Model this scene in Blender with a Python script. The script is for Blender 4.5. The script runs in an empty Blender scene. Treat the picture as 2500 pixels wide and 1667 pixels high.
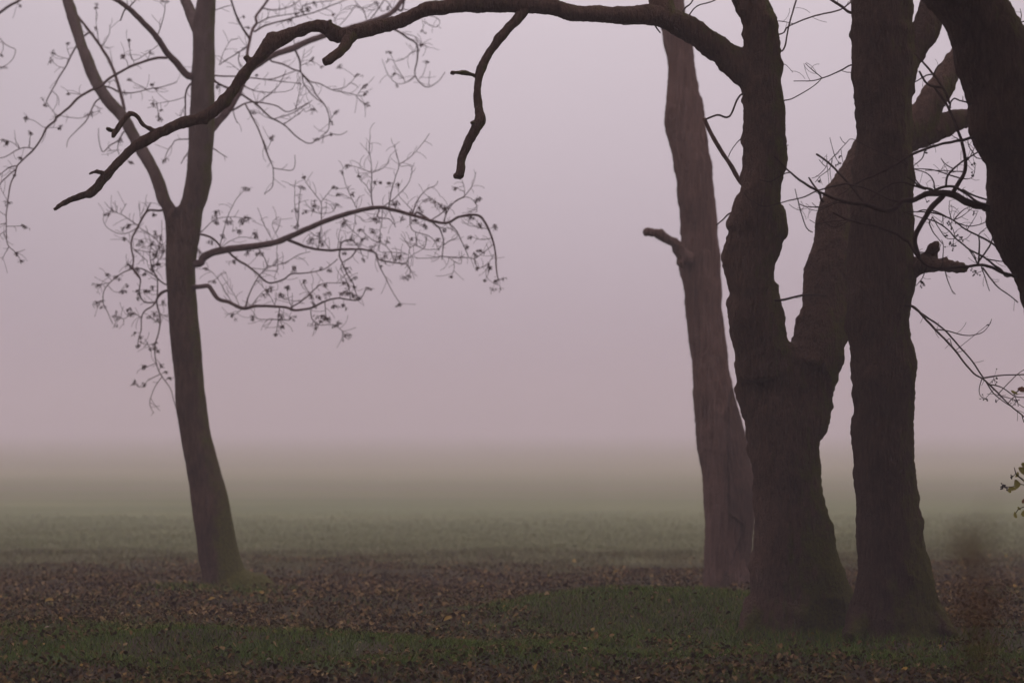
import bpy, math, random
import numpy as np
from mathutils import Vector, noise
R = math.radians
sc = bpy.context.scene

# ------------------------------------------------------------------ camera
FPX, HOR, CAMH = 5900.0, 1042.0, 1.68          # focal length in photo px, horizon row, eye height
cam = bpy.data.cameras.new('camera'); cam_ob = bpy.data.objects.new('camera', cam)
sc.collection.objects.link(cam_ob); sc.camera = cam_ob
cam.sensor_width = 36.0; cam.lens = FPX / 2500 * 36.0
cam.shift_y = (HOR - 833.5) / 2500
cam_ob.location = (0, 0, CAMH); cam_ob.rotation_euler = (R(90), 0, 0)
cam.clip_start = 0.1; cam.clip_end = 6000
cam.dof.use_dof = True; cam.dof.focus_distance = 18.2; cam.dof.aperture_fstop = 1.5

# ------------------------------------------------------------------ sky, sun, exposure
SUN_EL, SUN_AZ = 34.0, 0.0
world = bpy.data.worlds.new('World'); sc.world = world; world.use_nodes = True
nt = world.node_tree; nt.nodes.clear()
W = lambda t: nt.nodes.new(t)
out = W('ShaderNodeOutputWorld'); bg = W('ShaderNodeBackground'); sky = W('ShaderNodeTexSky')
sky.sky_type = 'NISHITA'; sky.sun_disc = False; sky.sun_elevation = R(SUN_EL); sky.sun_rotation = R(SUN_AZ)
sky.air_density = 1.0; sky.dust_density = 6.0; sky.ozone_density = 1.0
hs = W('ShaderNodeHueSaturation'); hs.inputs['Saturation'].default_value = 0.25
tc = W('ShaderNodeTexCoord'); sp = W('ShaderNodeSeparateXYZ'); rp = W('ShaderNodeValToRGB')
mx = W('ShaderNodeMixRGB'); mul = W('ShaderNodeMixRGB'); mul.blend_type = 'MULTIPLY'; mul.inputs[0].default_value = 1
e = rp.color_ramp.elements                       # an overcast sky: paler overhead than low down
e[0].position = 0.0; e[0].color = (0.43, 0.348, 0.416, 1)
e[1].position = 1.0; e[1].color = (1.46, 1.27, 1.41, 1)
k = e.new(0.16); k.color = (0.46, 0.380, 0.446, 1)
nt.links.new(tc.outputs['Generated'], sp.inputs[0]); nt.links.new(sp.outputs['Z'], rp.inputs[0])
mul.inputs[2].default_value = (9.2, 9.2, 9.2, 1)
nt.links.new(rp.outputs[0], mul.inputs[1])
nt.links.new(sky.outputs[0], hs.inputs['Color'])
mx.inputs[0].default_value = 0.92
glow = W('ShaderNodeVectorMath'); glow.operation = 'DOT_PRODUCT'; nrm = W('ShaderNodeVectorMath'); nrm.operation = 'NORMALIZE'
gd = Vector((.03, 1, .145)).normalized(); glow.inputs[1].default_value = gd; nt.links.new(tc.outputs['Generated'], nrm.inputs[0]); nt.links.new(nrm.outputs[0], glow.inputs[0])
gm = W('ShaderNodeMapRange'); gm.interpolation_type = 'SMOOTHSTEP'; gm.inputs[1].default_value = .955; gm.inputs[2].default_value = 1.0; gm.inputs[3].default_value = .91; gm.inputs[4].default_value = 1.07
nt.links.new(glow.outputs['Value'], gm.inputs[0]); m2 = W('ShaderNodeMixRGB'); m2.blend_type = 'MULTIPLY'; m2.inputs[0].default_value = 1      # the fog is a little brighter where the sun hides
nt.links.new(mul.outputs[0], m2.inputs[1]); nt.links.new(gm.outputs[0], m2.inputs[2])
nt.links.new(hs.outputs[0], mx.inputs[1]); nt.links.new(m2.outputs[0], mx.inputs[2])
nt.links.new(mx.outputs[0], bg.inputs[0]); bg.inputs[1].default_value = 0.1
nt.links.new(bg.outputs[0], out.inputs[0])
sun = bpy.data.lights.new('sun', 'SUN'); sun_ob = bpy.data.objects.new('sun', sun); sc.collection.objects.link(sun_ob)
sun.energy = 0.6; sun.angle = R(30); sun.color = (1.0, 0.93, 0.9)
sun_ob.rotation_euler = (R(-(90 - SUN_EL)), 0, 0); sun_ob.location = (0, 40, 30)
sc.view_settings.view_transform = 'Standard'; sc.view_settings.look = 'None'
sc.view_settings.gamma = 1; sc.view_settings.use_curve_mapping = False
sc.view_settings.exposure = 0.40
sc.cycles.max_bounces = 6; sc.cycles.volume_bounces = 2; sc.cycles.diffuse_bounces = 2
sc.cycles.use_denoising = True

# ------------------------------------------------------------------ helpers
FR = {'A': (0, 0, 2.7506), 'B': (200, 400, 2.24), 'C': (500, 0, 2.7506), 'D': (1550, 0, 2.4758), 'E': (1550, 500, 2.4758),
      'F': (0, 1050, 2.4758), 'G': (800, 1050, 2.4758), 'H': (1550, 1050, 2.4758), 'I': (2200, 300, 3.92), 'J': (2200, 700, 2.6133),
      'K': (0, 0, 5.407), 'L': (0, 280, 3.921), 'M': (520, 0, 4.0207), 'N': (700, 380, 4.1255), 'O': (200, 480, 2.8),
      'P': (1900, 340, 5.2278), 'Q': (2220, 0, 4.9), 'R': (2350, 860, 3.5667), 'X': (0, 0, 1.0)}
def px(f, x, y):
    a, b, s = FR[f]; return (a + x / s, b + y / s)
def at(p, d):                                    # where the ray of a photo point stands at depth d
    return np.array(((p[0] - 1250) / FPX * d, d, CAMH - (p[1] - HOR) / FPX * d))
def sm(a, b, x):
    t = np.clip((x - a) / (b - a), 0, 1); return t * t * (3 - 2 * t)
def hump(x, y, cx, cy, sx, sy):
    return np.exp(-((x - cx) / sx) ** 2 - ((y - cy) / sy) ** 2)
def ground_z(x, y):                              # works on numbers and arrays
    x = np.asarray(x, float); y = np.asarray(y, float)
    near = 1 - .85 * sm(25, 38, y) - .15 * sm(38, 60, y)
    z = near * (0.035 * np.sin(x * .9 + 1.3 + y * .5) * np.sin(y * .7 + .4) + 0.02 * np.sin(x * 2.3 - y * 1.7) + .012 * np.sin(3.7 * x + 2.9 * y + 1))
    z = z + 0.27 * hump(x, y, 1.25, 21.2, 1.3, 1.0) + 0.03 * hump(x, y, 2.5, 19.6, .9, .7)
    z = z + 0.02 * hump(x, y, -2.75, 25.0, .9, .6)
    z = z + 0.10 * hump(x, y, -3.0, 18.4, 3.2, .6) + .06 * hump(x, y, 1.0, 17.2, 2.0, .5)
    return z
class MB:
    def __init__(s): s.v = []; s.f = []
    def tube(s, pts, rad, n=6, cap=True, rough=0.0, seed=0.0, fq=9.0):
        pts = [np.asarray(p, float) for p in pts]; m = len(pts)
        t = [pts[min(i + 1, m - 1)] - pts[max(i - 1, 0)] for i in range(m)]
        t = [a / (np.linalg.norm(a) + 1e-9) for a in t]
        u = np.cross(t[0], (0.3, 1, 0.2)); u /= np.linalg.norm(u) + 1e-9
        b0 = len(s.v)
        for i in range(m):
            u = u - t[i] * np.dot(u, t[i]); u /= np.linalg.norm(u) + 1e-9
            w = np.cross(t[i], u)
            for k in range(n):
                a = 2 * math.pi * k / n; r = rad[i]
                d = u * math.cos(a) + w * math.sin(a)
                if rough:
                    q = pts[i] * fq + d * 1.6
                    r *= 1 + rough * (noise.noise(Vector(q) + Vector((seed, 0, 0))) + .6 * noise.noise(Vector(q * 2.7)))
                s.v.append(pts[i] + d * r)
        for i in range(m - 1):
            for k in range(n):
                k2 = (k + 1) % n
                s.f.append((b0 + i * n + k, b0 + i * n + k2, b0 + (i + 1) * n + k2, b0 + (i + 1) * n + k))
        if cap:
            s.f.append(tuple(b0 + k for k in range(n))[::-1]); s.f.append(tuple(b0 + (m - 1) * n + k for k in range(n)))
    def mesh(s, name, org):
        me = bpy.data.meshes.new(name)
        o = np.asarray(org, float)
        me.from_pydata([tuple(np.asarray(v) - o) for v in s.v], [], s.f); me.update()
        return me
    def build(s, name, mat, org=(0, 0, 0), parent=None, smooth=True):
        me = s.mesh(name, org); me.materials.append(mat)
        if smooth: me.polygons.foreach_set('use_smooth', [True] * len(me.polygons))
        o = bpy.data.objects.new(name, me); sc.collection.objects.link(o)
        if parent: o.parent = parent
        return o
def tag(o, label=None, cat=None, group=None, kind=None):
    for k, v in (('label', label), ('category', cat), ('group', group), ('kind', kind)):
        if v: o[k] = v
    return o
def thing(name, loc, label, cat, group=None):
    o = bpy.data.objects.new(name, None); sc.collection.objects.link(o); o.location = loc
    o.empty_display_size = .2
    return tag(o, label, cat, group)
def smooth_path(P, V, step):                     # Catmull-Rom through P (2-D or 3-D), V carries values along
    P = [np.asarray(p, float) for p in P]; op, ov = [], []
    V = [np.atleast_1d(np.asarray(v, float)) for v in V]
    for i in range(len(P) - 1):
        p0, p1, p2, p3 = P[max(i - 1, 0)], P[i], P[i + 1], P[min(i + 2, len(P) - 1)]
        n = max(1, int(np.linalg.norm(p2 - p1) / step))
        for j in range(n):
            t = j / n
            op.append(.5 * (2 * p1 + (p2 - p0) * t + (2 * p0 - 5 * p1 + 4 * p2 - p3) * t * t + (3 * p1 - p0 - 3 * p2 + p3) * t ** 3))
            ov.append(V[i] * (1 - t) + V[i + 1] * t)
    op.append(P[-1]); ov.append(V[-1])
    return op, ov

# ------------------------------------------------------------------ materials
def new_mat(name):
    m = bpy.data.materials.new(name); m.use_nodes = True
    t = m.node_tree; b = t.nodes['Principled BSDF']; b.inputs['Specular IOR Level'].default_value = .03
    b.inputs['Roughness'].default_value = .9
    return m, t, b
def ramp(t, fac, cols):
    r = t.nodes.new('ShaderNodeValToRGB'); el = r.color_ramp.elements
    el[0].position, el[0].color = cols[0][0], (*cols[0][1], 1); el[1].position, el[1].color = cols[-1][0], (*cols[-1][1], 1)
    for p, c in cols[1:-1]:
        q = el.new(p); q.color = (*c, 1)
    t.links.new(fac, r.inputs[0]); return r.outputs[0]
def nz(t, scale, detail=4, stretch=(1, 1, 1), rough=.55, coord='Object'):
    c = t.nodes.new('ShaderNodeTexCoord'); mp = t.nodes.new('ShaderNodeMapping'); mp.inputs['Scale'].default_value = stretch
    n = t.nodes.new('ShaderNodeTexNoise'); n.inputs['Scale'].default_value = scale; n.inputs['Detail'].default_value = detail; n.inputs['Roughness'].default_value = rough
    t.links.new(c.outputs[coord], mp.inputs[0]); t.links.new(mp.outputs[0], n.inputs['Vector']); return n.outputs['Fac']
def math_n(t, op, a, b=None, clamp=False):
    n = t.nodes.new('ShaderNodeMath'); n.operation = op; n.use_clamp = clamp
    for i, v in enumerate((a, b)):
        if v is None: continue
        if isinstance(v, (int, float)): n.inputs[i].default_value = v
        else: t.links.new(v, n.inputs[i])
    return n.outputs[0]
def mixc(t, fac, a, b):
    n = t.nodes.new('ShaderNodeMixRGB')
    for i, v in ((0, fac), (1, a), (2, b)):
        if isinstance(v, tuple): n.inputs[i].default_value = (*v, 1)
        elif isinstance(v, (int, float)): n.inputs[i].default_value = v
        else: t.links.new(v, n.inputs[i])
    return n.outputs[0]
def bump(t, b, h, strength, dist):
    n = t.nodes.new('ShaderNodeBump'); n.inputs['Strength'].default_value = strength; n.inputs['Distance'].default_value = dist
    t.links.new(h, n.inputs['Height']); t.links.new(n.outputs[0], b.inputs['Normal'])
def bark_mat(name, dark, mid, light, moss=0.0, moss_dir=(1, 0, 0), moss_top=1.0, ridge=(9, 9, 1.4), veil_from=0.0):
    m, t, b = new_mat(name)
    big = nz(t, 2.2, 5); fine = nz(t, 5, 7, ridge, .65); tiny = nz(t, 60, 3)
    h = math_n(t, 'ADD', fine, math_n(t, 'MULTIPLY', tiny, .25))
    col = ramp(t, math_n(t, 'ADD', math_n(t, 'MULTIPLY', fine, .65), math_n(t, 'MULTIPLY', big, .35)), [(.34, dark), (.5, mid), (.68, light)])
    if veil_from:                                # upper limbs: paler young bark, with the veil of haze painted into its colour
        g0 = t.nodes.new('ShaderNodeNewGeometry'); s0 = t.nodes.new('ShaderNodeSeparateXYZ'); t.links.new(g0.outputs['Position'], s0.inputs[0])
        pf = t.nodes.new('ShaderNodeMapRange'); pf.inputs[1].default_value = veil_from; pf.inputs[2].default_value = veil_from + 1.6
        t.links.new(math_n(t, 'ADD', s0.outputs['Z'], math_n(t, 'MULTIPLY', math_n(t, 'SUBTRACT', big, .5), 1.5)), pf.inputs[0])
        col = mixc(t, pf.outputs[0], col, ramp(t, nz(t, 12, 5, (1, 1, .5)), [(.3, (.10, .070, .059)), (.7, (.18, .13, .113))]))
    if moss:
        g = t.nodes.new('ShaderNodeNewGeometry'); dp = t.nodes.new('ShaderNodeVectorMath'); dp.operation = 'DOT_PRODUCT'
        dp.inputs[1].default_value = moss_dir; t.links.new(g.outputs['Normal'], dp.inputs[0])
        ps = t.nodes.new('ShaderNodeSeparateXYZ'); t.links.new(g.outputs['Position'], ps.inputs[0])
        low = math_n(t, 'SUBTRACT', 1.0, math_n(t, 'DIVIDE', ps.outputs['Z'], moss_top), True)
        mk = math_n(t, 'ADD', math_n(t, 'MULTIPLY', dp.outputs['Value'], .6), math_n(t, 'MULTIPLY', low, .6))
        mk = math_n(t, 'MULTIPLY', math_n(t, 'MULTIPLY', math_n(t, 'SUBTRACT', math_n(t, 'ADD', mk, nz(t, 9, 5)), .78), 2.6, True), moss, True)
        mc = ramp(t, nz(t, 40, 3), [(.3, (.045, .048, .008)), (.7, (.118, .118, .018))])
        col = mixc(t, mk, col, mc)
    t.links.new(col, b.inputs['Base Color']); bump(t, b, h, 1.0, .05)
    return m
def flat_mat(name, c1, c2, scale=30):
    m, t, b = new_mat(name)
    t.links.new(ramp(t, nz(t, scale, 3), [(.35, c1), (.65, c2)]), b.inputs['Base Color']); return m
def island_mat(name, cols, rough=.9, trans=0.0):
    m, t, b = new_mat(name); g = t.nodes.new('ShaderNodeNewGeometry')
    r = t.nodes.new('ShaderNodeValToRGB'); r.color_ramp.interpolation = 'LINEAR'; el = r.color_ramp.elements
    el[0].position, el[0].color = cols[0][0], (*cols[0][1], 1); el[1].position, el[1].color = cols[-1][0], (*cols[-1][1], 1)
    for p, c in cols[1:-1]:
        q = el.new(p); q.color = (*c, 1)
    t.links.new(g.outputs['Random Per Island'], r.inputs[0]); t.links.new(r.outputs[0], b.inputs['Base Color'])
    b.inputs['Roughness'].default_value = rough
    if trans:                                    # thin leaves let light through
        tr = t.nodes.new('ShaderNodeBsdfTranslucent'); t.links.new(r.outputs[0], tr.inputs['Color']); ms = t.nodes.new('ShaderNodeMixShader'); ms.inputs[0].default_value = trans
        t.links.new(b.outputs[0], ms.inputs[1]); t.links.new(tr.outputs[0], ms.inputs[2]); t.links.new(ms.outputs[0], t.nodes['Material Output'].inputs['Surface'])
    return m
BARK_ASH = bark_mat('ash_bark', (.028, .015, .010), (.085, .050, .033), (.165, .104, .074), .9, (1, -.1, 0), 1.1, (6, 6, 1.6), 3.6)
BARK_OAK = bark_mat('oak_bark', (.040, .023, .016), (.105, .063, .044), (.175, .110, .080), .9, (1, -.2, .2), 1.2, (11, 11, 2.0))
BARK_DARK = bark_mat('dark_bark', (.030, .018, .012), (.076, .046, .033), (.135, .086, .063), .8, (1, 0, .2), 1.1, (11, 11, 2.0))
BARK_DEAD = bark_mat('dead_bark', (.026, .014, .010), (.085, .050, .036), (.17, .105, .08), 0, ridge=(9, 9, 1.2))
WOOD_DEAD = bark_mat('bare_wood', (.055, .029, .021), (.140, .081, .060), (.25, .158, .126), 0, ridge=(9, 9, .45))
TWIG = flat_mat('twig_bark', (.035, .022, .018), (.075, .050, .042))
TWIG_FAR = flat_mat('ash_twig_bark', (.06, .038, .034), (.14, .092, .08))
SEED = flat_mat('seed_brown', (.055, .032, .028), (.13, .082, .07))
# ------------------------------------------------------------------ trees
class Poly:                                      # a traced axis: photo points, depths, radii in photo px
    def __init__(s, p, d, r): s.p = [np.asarray(q, float) for q in p]; s.d = list(d); s.r = list(r)
    def near(s, q):
        best = None
        for i in range(len(s.p) - 1):
            a, b = s.p[i], s.p[i + 1]; ab = b - a
            t = np.clip(np.dot(q - a, ab) / (np.dot(ab, ab) + 1e-9), 0, 1)
            c = a + ab * t; L = np.linalg.norm(q - c)
            if best is None or L < best[0]:
                best = (L, c, s.d[i] * (1 - t) + s.d[i + 1] * t, s.r[i] * (1 - t) + s.r[i + 1] * t)
        return best
def outline(rows):                               # rows: (frame, y, left x, right x[, right y]) -> Poly points and radii
    P, Rr = [], []
    for r in rows:
        f, y, l, rx = r[:4]; ry = r[4] if len(r) > 4 else y
        a, b = np.array(px(f, l, y)), np.array(px(f, rx, ry)); P.append((a + b) / 2); Rr.append(np.linalg.norm(b - a) / 2)
    m = len(P)
    for i in range(m):                           # a level cut across a leaning stem is wider than the stem
        t = P[min(i + 1, m - 1)] - P[max(i - 1, 0)]
        if len(rows[i]) == 4: Rr[i] *= abs(t[1]) / (np.linalg.norm(t) + 1e-9)
    return P, Rr
def circ(rows):                                  # rows: (frame, x, y, r) in that frame's pixels
    P = [np.array(px(f, x, y)) for f, x, y, r in rows]; Rr = [r / FR[f][2] for f, x, y, r in rows]
    return P, Rr
def poly(PR, d0, d1=None, dm=None):
    P, Rr = PR; n = len(P); d1 = d0 if d1 is None else d1
    L = np.cumsum([0] + [np.linalg.norm(P[i + 1] - P[i]) for i in range(n - 1)]); L = L / L[-1]
    return Poly(P, [d0 + (d1 - d0) * l for l in L], Rr)
def solid(name, polys, mat, root, voxel=.02, rough=.02, ridge=.007, n=28, seed=0, smooth=5, knob=0.0, flat={}):
    """one bark-covered solid out of several traced stems, fused into one skin and roughened"""
    mb = MB()
    for pi, pl in enumerate(polys):
        q, val = smooth_path(pl.p, list(zip(pl.d, pl.r)), 9); nv_ = len(mb.v)
        mb.tube([at(a, v[0]) for a, v in zip(q, val)], [v[1] / FPX * v[0] for v in val], n)
        rs = np.array([v[1] for v in val]); kw = 25   # bumps of the outline stick out sideways only: the depth follows a smoothed radius
        rp = np.concatenate([np.full(kw, rs[0]), rs, np.full(kw, rs[-1])]); rsm = np.convolve(rp, np.ones(2 * kw + 1) / (2 * kw + 1), 'valid') / np.maximum(rs, 1e-6)
        if len(q) > 60 or pi in flat:
            f0, f1 = flat.get(pi, (1, 1))
            for i in range(len(q)):
                u_ = i / (len(q) - 1); k_ = (f0 + (f1 - f0) * u_ * u_) * (float(np.clip(rsm[i], .6, 1.5)) if len(q) > 60 else 1)
                for j in range(nv_ + i * n, nv_ + (i + 1) * n): mb.v[j][1] = val[i][0] + (mb.v[j][1] - val[i][0]) * k_
    org = np.array(root.location)
    me = mb.mesh(name, org)
    o = bpy.data.objects.new(name, me); sc.collection.objects.link(o)
    m = o.modifiers.new('skin', 'REMESH'); m.mode = 'VOXEL'; m.voxel_size = voxel
    m = o.modifiers.new('soften', 'SMOOTH'); m.iterations = smooth; m.factor = .5
    dg = bpy.context.evaluated_depsgraph_get(); me2 = bpy.data.meshes.new_from_object(o.evaluated_get(dg))
    o.modifiers.clear(); o.data = me2; bpy.data.meshes.remove(me); me2.name = name
    nv = len(me2.vertices); co = np.empty(nv * 3); no = np.empty(nv * 3)
    me2.vertices.foreach_get('co', co); me2.vertices.foreach_get('normal', no); co = co.reshape(-1, 3); no = no.reshape(-1, 3)
    d = np.empty(nv); N = noise.noise
    for i in range(nv):
        x, y, z = co[i] + org
        a = N((x * 4.5 + seed, y * 4.5, z * 3.2)); b = N((x * 22, y * 22 + seed, z * 5)); c = N((x * 42, y * 42, z * 26 + seed))
        d[i] = rough * a + ridge * (b + .8 * c)
        if knob:
            k = N((x * 8, y * 8 + seed, z * 8)); d[i] += knob * max(0, k - .15)
    co += no * d[:, None]
    me2.vertices.foreach_set('co', co.ravel()); me2.update()
    me2.materials.clear(); me2.materials.append(mat)
    me2.polygons.foreach_set('use_smooth', [True] * len(me2.polygons))
    o.parent = root
    return o
RND = random.Random(11)
def grow(frame, pts, r0, r1, parent=None, root_in=True, drift=None, jitter=0.0):
    """a traced branch or twig: starts at the depth of its parent and wanders off in depth"""
    P = [np.array(px(*( (frame,) + tuple(p[:2]) if not isinstance(p[0], str) else p))) for p in pts]
    d0 = 20.0
    if parent is not None:
        L, c, d0, rr = parent.near(P[0])
        if L > 2.5 and (root_in or L < 40): P = [c] + P
    n = len(P); Ls = np.cumsum([0] + [np.linalg.norm(P[i + 1] - P[i]) for i in range(n - 1)])
    length = Ls[-1] / FPX * d0
    if drift is None: drift = RND.uniform(-.45, .45) * length
    u = Ls / Ls[-1]
    return Poly(P, [d0 + drift * t for t in u], [r0 + (r1 - r0) * t ** .8 for t in u])
def add_tube(mb, pl, n=6, step=6, rough=.12, seed=0., kink=0.0, fq=9.0):
    q, val = smooth_path(pl.p, list(zip(pl.d, pl.r)), step)
    if kink:
        q = [a + np.array((noise.noise((a[0] * .05, a[1] * .05, seed)), noise.noise((a[0] * .05, a[1] * .05, seed + 7)))) * kink for a in q]
    mb.tube([at(a, v[0]) for a, v in zip(q, val)], [max(v[1] * (1.12 if v[1] < 3 else 1.0), .55) / FPX * v[0] for v in val], n, rough=rough, seed=seed, fq=fq)
def spur(mb, pl, count, lmin, lmax, r, bias=(0, 0), rnd=RND, tips=None):
    """short side shoots along a twig, kept in the twig's own mesh"""
    for _ in range(count):
        i = rnd.randrange(max(1, len(pl.p) // 4), len(pl.p)) if len(pl.p) > 2 else 1
        i = min(i, len(pl.p) - 1); t = rnd.random()
        a = pl.p[i - 1] * (1 - t) + pl.p[i] * t; d = pl.d[i - 1] * (1 - t) + pl.d[i] * t
        tg = pl.p[i] - pl.p[i - 1]; ang = math.atan2(tg[1], tg[0]) + rnd.choice((-1, 1)) * rnd.uniform(.5, 1.2)
        L = rnd.uniform(lmin, lmax); pts = [a]; dd = [d]; cur = rnd.uniform(-.35, .35)
        dr = rnd.uniform(-.5, .5)
        for s_ in range(4):
            ang += cur + bias[1] * math.cos(ang) * .3
            a = a + np.array((math.cos(ang), math.sin(ang))) * L / 4; d = d + dr * L / 4 / FPX * d
            pts.append(a); dd.append(d)
        q = Poly(pts, dd, [r, r * .85, r * .75, r * .65, r * .55]); add_tube(mb, q, 5, 8, 0)
        if tips is not None: tips.append((pts[-1], dd[-1]))
def cluster(mb, c, size, rnd, cnt, down=1.5):
    """a bunch of dry winged seeds: small flat keys hanging round a point"""
    offs = [(np.array([rnd.gauss(0, .72) for _ in range(3)]) * size * np.array((1, 1, .9)) * (0 if q_ == 0 else 1), rnd.uniform(.45, 1)) for q_ in range(rnd.choice((2, 3, 4, 5)))]
    for _ in range(cnt):
        off, sq = rnd.choice(offs); v = np.array([rnd.gauss(0, 1) for _ in range(3)]); v /= np.linalg.norm(v) + 1e-9
        b = c + off + v * size * sq * rnd.uniform(.05, .75)
        ax = v + np.array((0, 0, -down)) + np.array([rnd.gauss(0, .35) for _ in range(3)]); ax /= np.linalg.norm(ax)
        L = rnd.uniform(.026, .044) * (0.62 + size / .09 * .38); w = L * rnd.uniform(.10, .17)
        s = np.cross(ax, [rnd.gauss(0, 1) for _ in range(3)]); s /= np.linalg.norm(s) + 1e-9; th = np.cross(ax, s) * w * .35
        i = len(mb.v); m1, m2 = b + ax * L * .45, b + ax * L
        mb.v += [b, m1 + s * w, m1 + th, m1 - s * w, m1 - th, m2]
        mb.f += [(i, i + 1, i + 2), (i, i + 2, i + 3), (i, i + 3, i + 4), (i, i + 4, i + 1), (i + 5, i + 2, i + 1), (i + 5, i + 3, i + 2), (i + 5, i + 4, i + 3), (i + 5, i + 1, i + 4)]
    for off, sq in offs: mb.tube([c, c + off * .5 + np.array((0, 0, .004)), c + off], [.0022, .0019, .0016], 4)
    for _ in range(max(2, cnt // 7)):
        v = np.array([rnd.gauss(0, 1) for _ in range(3)]); v /= np.linalg.norm(v)
        mb.tube([c, c + v * size * .4, c + v * size * .7 + np.array((0, 0, -.01))], [.0022, .0018, .0014], 4)
# ------------------------------------------------------------------ the ash with hanging seeds, left
AD = 24.8
o = at((545, 1440), AD)
ash = thing('ash_tree', (o[0], AD, float(ground_z(o[0], AD))), 'slightly leaning ash tree, mossy at its foot, brown seed bunches on its twigs', 'tree')
a_main = poly(outline([('F', 1085, 1100, 1740), ('F', 1000, 1160, 1690), ('F', 955, 1205, 1590), ('F', 900, 1219, 1500), ('F', 830, 1213, 1472), ('F', 770, 1202, 1450), ('F', 600, 1180, 1415), ('F', 400, 1150, 1378),
    ('F', 200, 1122, 1320), ('F', 0, 1083, 1270), ('B', 1300, 513, 680), ('B', 1100, 497, 662), ('B', 900, 478, 643), ('B', 700, 465, 627), ('B', 560, 455, 622),
    ('B', 400, 457, 640), ('B', 320, 450, 655), ('B', 270, 462, 640), ('B', 235, 490, 600)]), AD)
a_left = poly(outline([('B', 420, 455, 600), ('B', 320, 450, 560), ('B', 215, 425, 497), ('A', 1360, 1055, 1158), ('A', 1160, 990, 1085), ('A', 990, 890, 990), ('A', 800, 786, 882), ('A', 650, 655, 758), ('A', 500, 575, 668),
    ('A', 400, 545, 628), ('A', 300, 505, 585), ('A', 150, 455, 545), ('A', 0, 413, 492), ('A', -160, 360, 436), ('A', -420, 300, 366)]), AD, AD + .9)
a_right = poly(outline([('B', 420, 500, 640), ('B', 320, 510, 655), ('B', 215, 538, 668), ('A', 1360, 1215, 1385), ('A', 1200, 1243, 1428), ('A', 1130, 1252, 1420), ('A', 1000, 1268, 1430), ('A', 850, 1262, 1440), ('A', 700, 1278, 1445),
    ('A', 500, 1285, 1440), ('A', 300, 1296, 1445), ('A', 150, 1298, 1448), ('A', 0, 1322, 1450), ('A', -180, 1340, 1450), ('A', -460, 1375, 1468)]), AD, AD - .3)
a_stem = poly(circ([('A', 1340, 230, 40), ('A', 1300, 140, 38), ('A', 1268, 60, 38), ('A', 1245, 0, 38), ('A', 1200, -120, 36), ('A', 1130, -330, 30)]), AD - .1, AD + .5)
roots = [poly(circ([('F', 1430, 895, 76), ('F', 1490, 960, 40), ('F', 1580, 1000, 20), ('F', 1690, 1030, 10)]), AD, AD - .4),
         poly(circ([('F', 1290, 910, 75), ('F', 1250, 975, 55), ('F', 1215, 1015, 36), ('F', 1180, 1060, 16)]), AD, AD - .4),
         poly(circ([('F', 1380, 930, 80), ('F', 1390, 1000, 50), ('F', 1420, 1070, 22)]), AD - .1, AD - .8)]
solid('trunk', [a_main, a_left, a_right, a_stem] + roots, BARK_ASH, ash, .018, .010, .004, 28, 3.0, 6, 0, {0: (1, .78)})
a_trunk = [a_main, a_left, a_right, a_stem]
def near_of(polys, q):
    return min(polys, key=lambda p: p.near(np.asarray(q, float))[0])
ASH_BR = []                                      # (object, [polys])
def ash_branch(frame, pts, r0, r1, twigs=(), drift=None, n=9, spurs=0, parent=None):
    par = parent or near_of(a_trunk, px(frame, *pts[0]))
    b = grow(frame, pts, r0, r1, par, True, drift)
    mb = MB(); add_tube(mb, b, n, 5, .14, RND.random() * 50, .8, 12.0)
    if spurs: spur(mb, b, spurs, 14, 40, .62)
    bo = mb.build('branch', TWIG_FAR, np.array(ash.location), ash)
    polys = [b]
    for tw in twigs:
        f, q, ra, rb = tw[:4]; ns = tw[4] if len(tw) > 4 else 3
        p = grow(f, q, ra, rb, near_of(polys, px(f, *q[0])), True)
        tb = MB(); add_tube(tb, p, 6, 5, .15, RND.random() * 50, 1.0)
        spur(tb, p, int(ns * 2.3 + 1), 10, 42, .56)
        to = tb.build('twig', TWIG_FAR, np.array(ash.location), bo)
        polys.append(p)
    ASH_BR.append((bo, polys)); return b
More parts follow.
